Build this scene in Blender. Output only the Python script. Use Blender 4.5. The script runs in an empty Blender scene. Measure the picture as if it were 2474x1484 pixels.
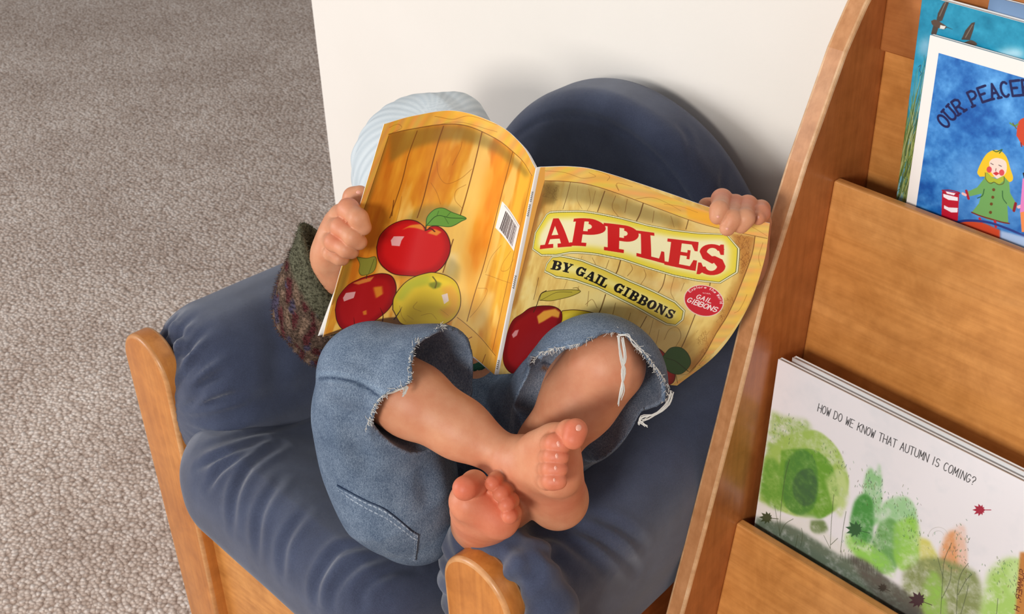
import bpy, math, random
import numpy as np
from mathutils import Vector, Matrix
from mathutils.bvhtree import BVHTree

random.seed(7)
RNG = np.random.default_rng(11)
scene = bpy.context.scene
COL = scene.collection

# ------------------------------------------------------------------ camera
FOC = 3095.0                      # focal length in pixels of the 2474 x 1484 frame
CAMZ = 1.27
FLOOR = -0.16                     # carpet level
def _dir(x, y):
    v = np.array([x - 1237.0, -(y - 742.0), -FOC])
    return v / np.linalg.norm(v)
_down = _dir(1390, 5400)          # where the verticals meet
_u = _dir(-2253, -1200)           # where the lines along the wall meet
_u = _u - _down * (_u @ _down)
_u /= np.linalg.norm(_u)
_X, _Z = -_u, -_down
_Y = np.cross(_Z, _X)
ROT = np.array([_X, _Y, _Z])
cam_data = bpy.data.cameras.new('camera')
cam_data.sensor_width = 36.0
cam_data.lens = 36.0 * FOC / 2474.0
cam_data.dof.use_dof = True
cam_data.dof.focus_distance = 1.2
cam_data.dof.aperture_fstop = 20.0
cam_data.clip_start = 0.05
cam = bpy.data.objects.new('camera', cam_data)
COL.objects.link(cam)
cam.matrix_world = Matrix.Translation((0, 0, CAMZ)) @ Matrix(ROT.tolist()).to_4x4()
scene.camera = cam

# ------------------------------------------------------------------ light
world = bpy.data.worlds.new('room_light')
scene.world = world
world.use_nodes = True
wn = world.node_tree.nodes
wn['Background'].inputs['Color'].default_value = (0.93, 0.96, 1.0, 1)
wn['Background'].inputs['Strength'].default_value = 0.32
def area(name, loc, target, sx, sy, power, col):
    l = bpy.data.lights.new(name, 'AREA')
    l.shape = 'RECTANGLE'; l.size = sx; l.size_y = sy; l.energy = power; l.color = col
    o = bpy.data.objects.new(name, l); COL.objects.link(o)
    o.location = loc
    o.rotation_euler = (Vector(target) - Vector(loc)).to_track_quat('-Z', 'Y').to_euler()
    return o
area('window_daylight', (0.50, -2.30, 1.78), (-0.95, 0.9, 0.5), 0.7, 0.7, 84.0, (1.0, 0.97, 0.93))
area('side_window_daylight', (-3.5, -1.9, 1.35), (-0.9, 0.8, 0.4), 1.3, 1.3, 76.0, (0.95, 0.97, 1.0))
scene.view_settings.view_transform = 'Standard'
scene.view_settings.look = 'None'
scene.view_settings.gamma = 1.0
scene.view_settings.use_curve_mapping = False
scene.view_settings.exposure = 0.0

# ------------------------------------------------------------------ helpers
def ray(x, y):
    return ROT @ _dir(x, y)
O3 = np.array([0, 0, CAMZ])
def P(x, y, t):                   # a point of the place seen at that pixel, t metres away
    return O3 + ray(x, y) * t
def onY(x, y, Y):
    r = ray(x, y); return O3 + r * (Y / r[1])
def onX(x, y, X):
    r = ray(x, y); return O3 + r * (X / r[0])
def onZ(x, y, Z):
    r = ray(x, y); return O3 + r * ((Z - CAMZ) / r[2])
def seen(p):                      # inverse of P: pixel of a point
    q = (np.asarray(p) - O3) @ ROT
    return np.stack([1237.0 - FOC * q[..., 0] / q[..., 2], 742.0 + FOC * q[..., 1] / q[..., 2]], -1)

def lin(c):
    c = np.asarray(c, float) / 255.0
    return np.where(c <= 0.04045, c / 12.92, ((c + 0.055) / 1.055) ** 2.4)
def rgba(c):
    return tuple(lin(c)) + (1.0,)

def obj(name, verts, faces, mats, parent=None, smooth=True, uv=None, mi=None, col=None):
    me = bpy.data.meshes.new(name)
    verts = np.asarray(verts, np.float32)
    base = np.zeros(3)
    if parent is not None:
        p, base = parent, np.zeros(3)
        while p is not None:
            base = base + np.array(p.location); p = p.parent
        verts = verts - base.astype(np.float32)
    if isinstance(faces, np.ndarray) and faces.ndim == 2:
        n, k = faces.shape
        me.vertices.add(len(verts)); me.vertices.foreach_set('co', verts.ravel())
        me.loops.add(n * k); me.loops.foreach_set('vertex_index', faces.astype(np.int32).ravel())
        me.polygons.add(n); me.polygons.foreach_set('loop_start', np.arange(0, n * k, k, dtype=np.int32))
        me.update(calc_edges=True)
    else:
        me.from_pydata([tuple(v) for v in verts], [], [tuple(int(i) for i in f) for f in faces])
    if not isinstance(mats, (list, tuple)): mats = [mats]
    for m in mats: me.materials.append(m)
    if mi is not None: me.polygons.foreach_set('material_index', np.asarray(mi, np.int32))
    me.polygons.foreach_set('use_smooth', np.full(len(me.polygons), bool(smooth)))
    if uv is not None:
        l = np.zeros(len(me.loops), np.int32); me.loops.foreach_get('vertex_index', l)
        me.uv_layers.new(name='UVMap').data.foreach_set('uv', np.asarray(uv, np.float32)[l].ravel())
    if col is not None:
        a = me.color_attributes.new('paint', 'FLOAT_COLOR', 'POINT')
        c = np.ones((len(verts), 4), np.float32); c[:, :3] = col
        a.data.foreach_set('color', c.ravel())
    me.update()
    o = bpy.data.objects.new(name, me)
    COL.objects.link(o)
    if parent is not None: o.parent = parent
    return o
def tag(o, label=None, cat=None, group=None, kind=None):
    if label: o['label'] = label
    if cat: o['category'] = cat
    if group: o['group'] = group
    if kind: o['kind'] = kind
    return o
def empty(name, loc):
    o = bpy.data.objects.new(name, None); COL.objects.link(o)
    o.location = loc; o.empty_display_size = 0.1
    return o
def bevel(o, w, seg=3, angle=0.6):
    m = o.modifiers.new('bevel', 'BEVEL'); m.width = w; m.segments = seg; m.limit_method = 'ANGLE'; m.angle_limit = angle
    m.harden_normals = False
    return o
def box(lo, hi):
    (a, b, c), (d, e, f) = lo, hi
    v = [(a,b,c),(d,b,c),(d,e,c),(a,e,c),(a,b,f),(d,b,f),(d,e,f),(a,e,f)]
    return v, [(0,3,2,1),(4,5,6,7),(0,1,5,4),(1,2,6,5),(2,3,7,6),(3,0,4,7)]
def prism(prof, lo, hi, axis):    # closed outline (counter-clockwise) pushed along an axis
    n = len(prof); v = []
    for s in (lo, hi):
        for a, b in prof:
            v.append({0: (s, a, b), 1: (a, s, b), 2: (a, b, s)}[axis])
    f = [tuple(range(n))[::-1], tuple(range(n, 2 * n))] + [(i, (i + 1) % n, n + (i + 1) % n, n + i) for i in range(n)]
    if axis == 1: f = [q[::-1] for q in f]
    return v, f
def grid_faces(nu, nv, close_u=False):   # index = j*nu+i, i along u
    i = np.arange(nu if close_u else nu - 1); j = np.arange(nv - 1)
    J, I = np.meshgrid(j, i, indexing='ij')
    I2 = (I + 1) % nu
    return np.stack([J * nu + I, J * nu + I2, (J + 1) * nu + I2, (J + 1) * nu + I], -1).reshape(-1, 4)
def crom(pts, n):                 # Catmull-Rom through points, n samples
    p = np.asarray(pts, float)
    p = np.vstack([2 * p[0] - p[1], p, 2 * p[-1] - p[-2]])
    m = len(p) - 3
    s = np.linspace(0, m, n); k = np.minimum(s.astype(int), m - 1); t = (s - k)[:, None]
    a, b, c, d = p[k], p[k + 1], p[k + 2], p[k + 3]
    return 0.5 * (2 * b + (c - a) * t + (2 * a - 5 * b + 4 * c - d) * t ** 2 + (3 * b - a - 3 * c + d) * t ** 3)
def tube(path, rad, sides=8, cap=True):
    path = np.asarray(path, float); n = len(path)
    rad = np.full(n, rad) if np.isscalar(rad) else np.asarray(rad)
    t = np.gradient(path, axis=0); t /= np.linalg.norm(t, axis=1)[:, None] + 1e-12
    up = np.array([0, 0, 1.0]) if abs(t[0][2]) < 0.9 else np.array([1.0, 0, 0])
    a = np.cross(t[0], up); a /= np.linalg.norm(a); vs = []
    for i in range(n):
        a = a - t[i] * (a @ t[i]); a /= np.linalg.norm(a) + 1e-12
        b = np.cross(t[i], a)
        w = np.linspace(0, 2 * np.pi, sides, endpoint=False)[:, None]
        vs.append(path[i] + rad[i] * (np.cos(w) * a + np.sin(w) * b))
    v = np.vstack(vs); f = [tuple(q) for q in grid_faces(sides, n, True)]
    if cap: f += [tuple(range(sides))[::-1], tuple(range((n - 1) * sides, n * sides))]
    return v, f
def merge(parts):
    V, F, o = [], [], 0
    for v, f in parts:
        V.append(np.asarray(v, float)); F += [tuple(int(i) + o for i in q) for q in f]; o += len(v)
    return np.vstack(V), F

# smooth pseudo-random field for creases and lumps
_ph = RNG.uniform(0, 6.28, (24, 1)); _kd = RNG.normal(size=(24, 3)); _kd /= np.linalg.norm(_kd, axis=1)[:, None]
def lump(p, scale):
    s = 0
    for i in range(8):
        s = s + np.sin((p @ _kd[i]) * scale * (0.7 + 0.1 * i) + _ph[i])
    return s / 8.0

# ------------------------------------------------------------------ signed distance surfaces
def mesh_sdf(fn, lo, hi, h, B=12, prep=None):
    """surface of fn(points)<0 as one continuous quad mesh; prep(centre) narrows fn to what lies near a block"""
    lo = np.asarray(lo, float); hi = np.asarray(hi, float)
    nb = np.ceil((hi - lo) / (h * B)).astype(int)
    bi = np.stack(np.meshgrid(*[np.arange(n) for n in nb], indexing='ij'), -1).reshape(-1, 3)
    cen = lo + (bi + 0.5) * B * h
    d = np.concatenate([fn(c) for c in np.array_split(cen, max(1, len(cen) // 20000))])
    half = B * h * 0.5 * math.sqrt(3)
    act = np.where(np.abs(d) < half * 1.25 + 0.004)[0]
    g = np.stack(np.meshgrid(*[np.arange(B + 1)] * 3, indexing='ij'), -1).reshape(-1, 3)
    S = B + 1
    off = np.array([[0,0,0],[1,0,0],[0,1,0],[1,1,0],[0,0,1],[1,0,1],[0,1,1],[1,1,1]])
    edges = [(0,1),(2,3),(4,5),(6,7),(0,2),(1,3),(4,6),(5,7),(0,4),(1,5),(2,6),(3,7)]
    keys, verts, fq = [], [], []
    def key(c): return (c[:, 0].astype(np.int64) << 42) | (c[:, 1].astype(np.int64) << 21) | c[:, 2].astype(np.int64)
    for b in act:
        f = fn if prep is None else prep(cen[b])
        base = bi[b] * B
        v = f(lo + (base + g) * h).reshape(S, S, S)
        s = v < 0
        if s.all() or not s.any(): continue
        cn = np.stack([v[o[0]:o[0] + B, o[1]:o[1] + B, o[2]:o[2] + B] for o in off], 0)
        sg = cn < 0
        m = sg.any(0) & ~sg.all(0)
        idx = np.argwhere(m)
        if len(idx):
            cv = cn[:, m]; acc = np.zeros((len(idx), 3)); cnt = np.zeros(len(idx))
            for a, c in edges:
                cr = (cv[a] < 0) != (cv[c] < 0)
                den = cv[a] - cv[c]; den[den == 0] = 1e-9
                t = np.where(cr, cv[a] / den, 0)
                acc += np.where(cr[:, None], off[a] + t[:, None] * (off[c] - off[a]), 0); cnt += cr
            p = lo + (base + idx + acc / cnt[:, None]) * h
            e = h * 0.25
            for _ in range(2):
                d0 = f(p)
                gr = np.stack([f(p + np.eye(3)[k] * e) - d0 for k in range(3)], -1) / e
                n2 = (gr ** 2).sum(1); n2[n2 < 0.05] = 0.05
                st = -(d0 / n2)[:, None] * gr
                ln = np.linalg.norm(st, axis=1)[:, None] + 1e-12
                p = p + st * np.minimum(1, 0.5 * h / ln)
            keys.append(key(base + idx)); verts.append(p)
        for ax in range(3):
            o1, o2 = [(1, 2), (2, 0), (0, 1)][ax]
            A = s[:B, :B, :B]
            e = [0, 0, 0]; e[ax] = 1
            Bn = s[e[0]:e[0] + B, e[1]:e[1] + B, e[2]:e[2] + B]
            w = np.argwhere(A != Bn)
            if not len(w): continue
            ins = A[A != Bn]
            c = base + w
            ok = (c[:, o1] > 0) & (c[:, o2] > 0)
            c, ins = c[ok], ins[ok]
            d1 = np.zeros(3, int); d1[o1] = 1; d2 = np.zeros(3, int); d2[o2] = 1
            q = np.stack([key(c - d1 - d2), key(c - d2), key(c), key(c - d1)], 1)
            q[~ins] = q[~ins][:, ::-1]
            fq.append(q)
    keys = np.concatenate(keys); verts = np.concatenate(verts); fq = np.concatenate(fq)
    o = np.argsort(keys); keys = keys[o]; verts = verts[o]
    ix = np.clip(np.searchsorted(keys, fq), 0, len(keys) - 1)
    ok = (keys[ix] == fq).all(1)
    return verts, ix[ok].astype(np.int32)
def vnormals(v, f):
    n = np.cross(v[f[:, 2]] - v[f[:, 0]], v[f[:, 3]] - v[f[:, 1]])
    out = np.zeros_like(v)
    for k in range(4):
        for a in range(3): out[:, a] += np.bincount(f[:, k], n[:, a], len(v))
    return out / (np.linalg.norm(out, axis=1)[:, None] + 1e-12)
def rbox(p, c, half, r):
    q = np.abs(p - np.asarray(c)) - (np.asarray(half) - r)
    return np.linalg.norm(np.maximum(q, 0), axis=-1) + np.minimum(q.max(-1), 0) - r
def smin(a, b, k):
    h = np.clip(0.5 + 0.5 * (b - a) / k, 0, 1)
    return b + (a - b) * h - k * h * (1 - h)
def bvh_of(v, f):
    return BVHTree.FromPolygons([tuple(x) for x in v], [tuple(int(i) for i in q) for q in f])
def trace(bvh, pts, n=40):        # follow a line over a built surface
    out = []
    for x, y in crom([(a, b, 0) for a, b in pts], n)[:, :2]:
        h = bvh.ray_cast(Vector(O3), Vector(ray(x, y)))
        if h[0] is not None: out.append(np.array(h[0]))
    return np.array(out)
def seg_dist(p, line):            # distance to a polyline and position along it 0..1
    best = np.full(len(p), 9.0); pos = np.zeros(len(p)); m = len(line) - 1
    for i in range(m):
        a, b = line[i], line[i + 1]; ab = b - a
        t = np.clip(((p - a) @ ab) / (ab @ ab + 1e-12), 0, 1)
        d = np.linalg.norm(p - a - t[:, None] * ab, axis=1)
        w = d < best; best[w] = d[w]; pos[w] = (i + t[w]) / m
    return best, pos
def crease(v, n, line, width, depth, ridge=0.6):
    if len(line) < 2: return v
    lo, hi = line.min(0) - 5 * width, line.max(0) + 5 * width
    w = np.where(((v > lo) & (v < hi)).all(1))[0]
    if not len(w): return v
    d, pos = seg_dist(v[w], line)
    amp = np.sin(np.clip(pos, 0.02, 0.98) * np.pi) ** 0.6
    x = d / width
    g = -np.exp(-x * x) + ridge * np.exp(-(x - 1.9) ** 2)
    v = v.copy(); v[w] += n[w] * (depth * amp * g)[:, None]
    return v

# ------------------------------------------------------------------ materials
class Mat:
    def __init__(s, name, rough=0.6, spec=0.4):
        s.m = bpy.data.materials.new(name); s.m.use_nodes = True
        s.nt = s.m.node_tree; s.b = s.nt.nodes['Principled BSDF']
        s.b.inputs['Roughness'].default_value = rough
        s.b.inputs['Specular IOR Level'].default_value = spec
        s._co = s.n('ShaderNodeTexCoord')
    def n(s, t, **kw):
        x = s.nt.nodes.new(t)
        for k, v in kw.items(): setattr(x, k, v)
        return x
    def l(s, a, b): s.nt.links.new(a, b)
    def co(s, scale=(1, 1, 1), kind='Object', rot=(0, 0, 0)):
        m = s.n('ShaderNodeMapping'); m.inputs['Scale'].default_value = scale; m.inputs['Rotation'].default_value = rot
        s.l(s._co.outputs[kind], m.inputs['Vector']); return m.outputs['Vector']
    def noise(s, vec, scale, detail=4, rough=0.55, dist=0.0):
        x = s.n('ShaderNodeTexNoise'); s.l(vec, x.inputs['Vector'])
        x.inputs['Scale'].default_value = scale; x.inputs['Detail'].default_value = detail
        x.inputs['Roughness'].default_value = rough; x.inputs['Distortion'].default_value = dist
        return x.outputs['Fac']
    def voro(s, vec, scale, out='Distance', feature='F1'):
        x = s.n('ShaderNodeTexVoronoi'); x.feature = feature; s.l(vec, x.inputs['Vector']); x.inputs['Scale'].default_value = scale
        return x.outputs[out]
    def wave(s, vec, scale, dist=0, axis='X', prof='SIN', dscale=1):
        x = s.n('ShaderNodeTexWave'); x.bands_direction = axis; x.wave_profile = prof; s.l(vec, x.inputs['Vector'])
        x.inputs['Scale'].default_value = scale; x.inputs['Distortion'].default_value = dist; x.inputs['Detail Scale'].default_value = dscale
        return x.outputs['Fac']
    def ramp(s, fac, stops):
        x = s.n('ShaderNodeValToRGB'); s.l(fac, x.inputs['Fac'])
        e = x.color_ramp.elements
        while len(e) < len(stops): e.new(0.5)
        for k, (p, c) in zip(e, stops): k.position = p; k.color = rgba(c)
        return x.outputs['Color']
    def mix(s, fac, a, b, mode='MIX'):
        x = s.n('ShaderNodeMix'); x.data_type = 'RGBA'; x.blend_type = mode
        for sock, val in ((x.inputs[0], fac), (x.inputs[6], a), (x.inputs[7], b)):
            if hasattr(val, 'is_output'): s.l(val, sock)
            elif isinstance(val, (int, float)): sock.default_value = val
            else: sock.default_value = rgba(val)
        return x.outputs[2]
    def math(s, op, a, b=0.0):
        x = s.n('ShaderNodeMath'); x.operation = op
        for sock, val in ((x.inputs[0], a), (x.inputs[1], b)):
            if hasattr(val, 'is_output'): s.l(val, sock)
            else: sock.default_value = val
        return x.outputs[0]
    def color(s, c):
        if hasattr(c, 'is_output'): s.l(c, s.b.inputs['Base Color'])
        else: s.b.inputs['Base Color'].default_value = rgba(c)
        return s
    def bump(s, hgt, dist, strength=1.0):
        x = s.n('ShaderNodeBump'); x.inputs['Distance'].default_value = dist; x.inputs['Strength'].default_value = strength
        s.l(hgt, x.inputs['Height'])
        old = s.b.inputs['Normal'].links
        if old: s.l(old[0].from_socket, x.inputs['Normal'])
        s.l(x.outputs['Normal'], s.b.inputs['Normal']); return s
    def set(s, **kw):
        for k, v in kw.items(): s.b.inputs[k.replace('_', ' ')].default_value = v
        return s

def wood(name, a, b, c, axis, rough=0.36):
    m = Mat(name, rough, 0.45)
    sc = [7, 7, 7]; sc[axis] = 1.6
    n1 = m.noise(m.co(tuple(sc)), 2.0, 5, 0.55, 0.8)
    sc2 = [150, 150, 150]; sc2[axis] = 4
    n2 = m.noise(m.co(tuple(sc2)), 1.0, 3, 0.6)
    n3 = m.noise(m.co(), 14.0, 4, 0.65, 1.0)
    n4 = m.noise(m.co(), 55.0, 3, 0.6)
    base = m.ramp(n1, [(0.25, a), (0.52, b), (0.8, c)])
    fine = m.ramp(n2, [(0.35, (240, 235, 228)), (0.6, (255, 255, 255))])
    blot = m.ramp(n3, [(0.35, (232, 226, 216)), (0.65, (255, 255, 255))])
    fleck = m.ramp(n4, [(0.3, (240, 236, 230)), (0.6, (255, 255, 255))])
    m.color(m.mix(1.0, m.mix(1.0, m.mix(1.0, base, fine, 'MULTIPLY'), blot, 'MULTIPLY'), fleck, 'MULTIPLY'))
    m.bump(n2, 0.0002, 0.3)
    m.set(Coat_Weight=0.3, Coat_Roughness=0.25)
    return m.m
def painted(name, rough=0.35, coat=0.3):      # cover artwork stored with the cover's own points
    m = Mat(name, rough, 0.4)
    a = m.n('ShaderNodeAttribute'); a.attribute_name = 'paint'
    m.color(a.outputs['Color'])
    m.bump(m.noise(m.co(), 900, 2), 0.0001, 0.3)
    m.set(Coat_Weight=coat, Coat_Roughness=0.25)
    return m.m
def cloth(name, dark, mid, light, weave=1400, scale=18):
    m = Mat(name, 0.9, 0.15)
    n = m.noise(m.co(), scale, 5, 0.6)
    f = m.noise(m.co(), 700, 2, 0.6)
    c = m.ramp(n, [(0.3, dark), (0.5, mid), (0.75, light)])
    m.color(m.mix(0.35, c, m.ramp(f, [(0.3, dark), (0.7, light)])))
    m.bump(m.wave(m.co(rot=(0.4, 0.5, 0.7)), weave, 0.5), 0.0003, 0.3)
    m.bump(m.noise(m.co(), 60, 4), 0.0012, 0.35)
    m.set(Sheen_Weight=0.35, Sheen_Roughness=0.5)
    return m.m
# ------------------------------------------------------------------ setting
WALL_Y = 1.12
m = Mat('loop_carpet', 0.95, 0.1)
v = m.co()
warp = m.n('ShaderNodeTexNoise'); m.l(v, warp.inputs['Vector']); warp.inputs['Scale'].default_value = 60
wv = m.n('ShaderNodeVectorMath'); wv.operation = 'MULTIPLY_ADD'
m.l(warp.outputs['Color'], wv.inputs[0]); wv.inputs[1].default_value = (0.006, 0.006, 0.0); m.l(v, wv.inputs[2])
cell = m.voro(wv.outputs[0], 140)
tint = m.n('ShaderNodeTexVoronoi'); m.l(wv.outputs[0], tint.inputs['Vector']); tint.inputs['Scale'].default_value = 140
sep = m.n('ShaderNodeSeparateColor'); m.l(tint.outputs['Color'], sep.inputs[0])
base = m.ramp(sep.outputs[0], [(0.05, (202, 181, 166)), (0.35, (218, 199, 185)), (0.7, (229, 212, 199)), (0.98, (238, 224, 213))])
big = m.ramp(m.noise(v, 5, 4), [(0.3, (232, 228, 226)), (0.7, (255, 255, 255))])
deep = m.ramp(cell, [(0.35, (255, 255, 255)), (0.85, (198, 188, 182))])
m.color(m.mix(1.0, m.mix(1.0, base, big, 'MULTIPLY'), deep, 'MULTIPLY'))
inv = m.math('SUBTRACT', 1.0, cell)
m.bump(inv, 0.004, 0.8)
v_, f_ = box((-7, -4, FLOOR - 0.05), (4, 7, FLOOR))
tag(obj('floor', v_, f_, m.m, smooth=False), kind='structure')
m = Mat('painted_wall', 0.75, 0.25)
m.color(m.ramp(m.noise(m.co(), 3, 3), [(0.3, (233, 226, 216)), (0.7, (239, 232, 223))]))
m.bump(m.noise(m.co(), 220, 3), 0.0006, 0.25)
v_, f_ = box((-1.667, WALL_Y, FLOOR), (1.6, WALL_Y + 0.13, 2.5))
w = tag(obj('wall_back', v_, f_, m.m, smooth=False), kind='structure')
bevel(w, 0.004)
# ------------------------------------------------------------------ armchair
CH = np.array([-0.96, 0.80, FLOOR])
chair = empty('armchair', CH)
tag(chair, 'low wooden armchair with dark blue cushions and round back, child sitting in it', 'armchair')
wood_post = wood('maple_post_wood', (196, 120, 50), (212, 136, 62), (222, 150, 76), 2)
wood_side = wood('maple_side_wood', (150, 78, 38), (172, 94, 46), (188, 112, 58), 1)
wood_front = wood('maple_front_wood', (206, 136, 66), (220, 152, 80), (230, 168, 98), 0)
wood_worn = wood('maple_worn_edge', (206, 140, 76), (222, 162, 104), (238, 194, 146), 0, 0.5)
blue = cloth('blue_twill', (54, 59, 78), (62, 69, 91), (76, 84, 107))

def arm_post(x0, x1, yf, name, top=0.414):
    r = (x1 - x0) / 2; cx = (x0 + x1) / 2
    prof = [(x0 + 0.014, FLOOR), (x1 - 0.004, FLOOR), (x1, top - r)]
    prof += [(cx + r * math.cos(a), top - r + r * math.sin(a)) for a in np.linspace(0, math.pi, 28)[1:]]
    v, f = prism(prof, yf, yf + 0.026, 1)
    o = obj(name, v, f, [wood_post, wood_worn], chair)
    bevel(o, 0.0045, 4).modifiers[0].material = 1
    return o
arm_post(-1.266, -1.168, 0.520, 'arm_post')
arm_post(-0.716, -0.622, 0.556, 'arm_post', 0.403)
# boards under the arms, front board, rear posts
for x0, x1 in ((-1.245, -1.223), (-0.672, -0.650)):
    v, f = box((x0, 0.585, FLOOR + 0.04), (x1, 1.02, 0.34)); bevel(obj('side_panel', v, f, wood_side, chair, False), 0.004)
v, f = prism([(-1.185, 0.536), (-0.690, 0.572), (-0.690, 0.592), (-1.185, 0.556)], FLOOR + 0.03, 0.235, 2); bevel(obj('front_panel', v, f, wood_front, chair, False), 0.003)
for x0, x1 in ((-1.26, -1.20), (-0.695, -0.64)):
    v, f = box((x0, 1.02, FLOOR), (x1, 1.055, 0.36)); bevel(obj('rear_post', v, f, wood_post, chair, False), 0.005)
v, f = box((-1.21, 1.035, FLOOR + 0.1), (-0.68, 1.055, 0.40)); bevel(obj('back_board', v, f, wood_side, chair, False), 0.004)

def cushion(name, fn, lo, hi, h, creases, lumps=0.002, extra=None):
    v, f = mesh_sdf(fn, lo, hi, h)
    n = vnormals(v, f)
    v = v + n * (lumps * (lump(v, 22) + 0.5 * lump(v + 3, 55)))[:, None]
    n = vnormals(v, f); b = bvh_of(v, f)
    for pts, wd, dp in creases:
        v = crease(v, n, trace(b, pts), wd, dp)
    if extra is not None: v = extra(v, vnormals(v, f))
    return obj(name, v, f, blue, chair)

def f_left(p):
    c = p.copy(); c[:, 2] += 0.03 * np.clip(p[:, 1] - 0.55, 0, 1)
    d = rbox(c, (-1.186, 0.80, 0.335), (0.080, 0.262, 0.096), 0.07)
    d2 = rbox(c, (-1.150, 0.80, 0.290), (0.052, 0.255, 0.070), 0.045)
    return smin(d, d2, 0.07)
def gather_l(v, n):               # pulled-in cloth at the front end of the pad
    a = np.arctan2(v[:, 2] - 0.32, v[:, 0] + 1.19) * 0.075
    w = np.exp(-((v[:, 1] - 0.555) / 0.020) ** 2)
    s = np.sin(a * 300 + 2.5 * lump(v, 30)) + 0.5 * np.sin(a * 520 + 3 * lump(v + 2, 40))
    return v + n * (0.0034 * w * s)[:, None]
cushion('arm_cushion', f_left, (-1.33, 0.50, 0.18), (-1.02, 1.12, 0.48), 0.0042, [
    ([(440, 1000), (560, 985), (680, 955), (770, 930)], 0.012, 0.0025),
    ([(370, 775), (410, 812), (455, 812)], 0.006, 0.004),
    ([(395, 830), (430, 850), (470, 845)], 0.005, 0.003),
    ([(655, 760), (672, 860), (660, 960)], 0.014, 0.0025),
    ([(445, 985), (475, 960), (500, 935)], 0.005, 0.003),
], extra=gather_l)

def f_right(p):
    c = p.copy()
    k = np.clip((p[:, 1] - 0.60) / 0.4, 0, 1)
    top = 0.045 * k * k               # the pad rises towards the back
    c[:, 2] -= top
    c[:, 0] += 0.016 * k
    d = rbox(c, (-0.694, 0.815, 0.300), (0.070, 0.240, 0.088), 0.055)
    d2 = rbox(c, (-0.660, 0.82, 0.262), (0.034, 0.225, 0.075), 0.02)
    # fold that wraps around the post like a collar
    px_, pz_ = p[:, 0] + 0.669, p[:, 2] - 0.356
    sp = np.hypot(px_, np.maximum(pz_, 0)) - 0.047; an = np.arctan2(pz_, px_)
    off = 0.014 - 0.018 * np.clip(np.sin(an), 0, 1)
    d3 = np.hypot(sp - off, p[:, 1] - 0.600) - 0.024 - 0.003 * np.sin(an * 7 + 1.0)
    d3 = np.maximum(d3, -(p[:, 2] - 0.17))
    return smin(smin(d, d2, 0.03), d3, 0.03)
def gather_r(v, n):
    w = np.exp(-((v[:, 1] - 0.585) / 0.030) ** 2)
    a = np.arctan2(v[:, 2] - 0.33, v[:, 0] + 0.67)
    return v + n * (0.0022 * w * np.sin(a * 17 + 2.5 * lump(v, 25)))[:, None]
cushion('arm_cushion', f_right, (-0.84, 0.52, 0.12), (-0.57, 1.12, 0.46), 0.0042, [
    ([(1280, 1290), (1350, 1300), (1420, 1345), (1470, 1390)], 0.006, 0.004),
    ([(1330, 1280), (1420, 1290), (1490, 1330), (1540, 1380)], 0.006, 0.004),
    ([(1430, 1250), (1500, 1275), (1560, 1320)], 0.006, 0.003),
    ([(1260, 1310), (1330, 1340), (1380, 1390)], 0.006, 0.003),
    ([(1230, 1300), (1280, 1350), (1300, 1420)], 0.006, 0.003),
], extra=gather_r)

def f_seat(p):
    c = p.copy(); c[:, 2] += 0.22 * np.clip(p[:, 1] - 0.53, 0, 0.24)
    d = rbox(c, (-0.955, 0.76, 0.262), (0.205, 0.255, 0.058), 0.05)
    d2 = rbox(c, (-0.958, 0.545, 0.258), (0.165, 0.062, 0.056), 0.05)
    return smin(d, d2, 0.06)
cushion('seat_cushion', f_seat, (-1.24, 0.42, 0.14), (-0.70, 1.06, 0.36), 0.0042, [
    ([(480, 1085), (560, 1060), (680, 1030), (760, 1000)], 0.006, 0.002),
    ([(475, 1130), (540, 1100), (640, 1060)], 0.005, 0.004),
    ([(500, 1180), (540, 1130), (620, 1080)], 0.005, 0.004),
    ([(560, 1280), (570, 1190), (610, 1120), (680, 1070)], 0.006, 0.004),
    ([(620, 1350), (630, 1240), (680, 1150)], 0.006, 0.003),
    ([(680, 1400), (690, 1310), (740, 1230)], 0.006, 0.003),
    ([(760, 1470), (770, 1400), (820, 1330), (900, 1320)], 0.006, 0.004),
    ([(800, 1484), (810, 1420), (870, 1360), (940, 1350)], 0.006, 0.003),
    ([(870, 1480), (880, 1420), (940, 1380), (1000, 1370)], 0.006, 0.003),
], 0.0015)

# round back cushion: a thick disc leaning on the wall, flat below
BC = np.array([-0.930, 1.035, 0.30])
def f_back(p):
    x = p[:, 0] - BC[0]; z = p[:, 2] - BC[2]; y = p[:, 1] - (BC[1] + 0.02 * np.clip(z / 0.3, -1, 1))
    zz = np.where(z > 0, z / 0.345, z / 0.9); r = np.sqrt((x / 0.262) ** 2 + zz ** 2)
    edge = (r - 1.0) * 0.27
    t = 0.036 + 0.030 * np.clip(1 - r * r, 0, 1)
    q = np.stack([edge + 0.022, np.abs(y) - t + 0.022], -1)
    d = np.linalg.norm(np.maximum(q, 0), axis=1) + np.minimum(q.max(1), 0) - 0.022
    return np.maximum(d, -(p[:, 2] - 0.27)) * 0.85
def seam_back(v, n):
    x = v[:, 0] - BC[0]; z = v[:, 2] - BC[2]
    r = np.sqrt((x / 0.262) ** 2 + np.where(z > 0, z / 0.345, z / 0.9) ** 2)
    front = v[:, 1] < BC[1] + 0.01
    return v - n * (np.where(front, 0.0030 * np.exp(-((r - 0.915) / 0.010) ** 2), 0))[:, None]
cushion('back_cushion', f_back, (-1.26, 0.92, 0.22), (-0.60, 1.13, 0.70), 0.0042, [
    ([(1640, 300), (1660, 330), (1670, 380)], 0.004, 0.0015),
    ([(1750, 400), (1745, 440), (1750, 480)], 0.004, 0.0015),
], 0.001, extra=seam_back)
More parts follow.
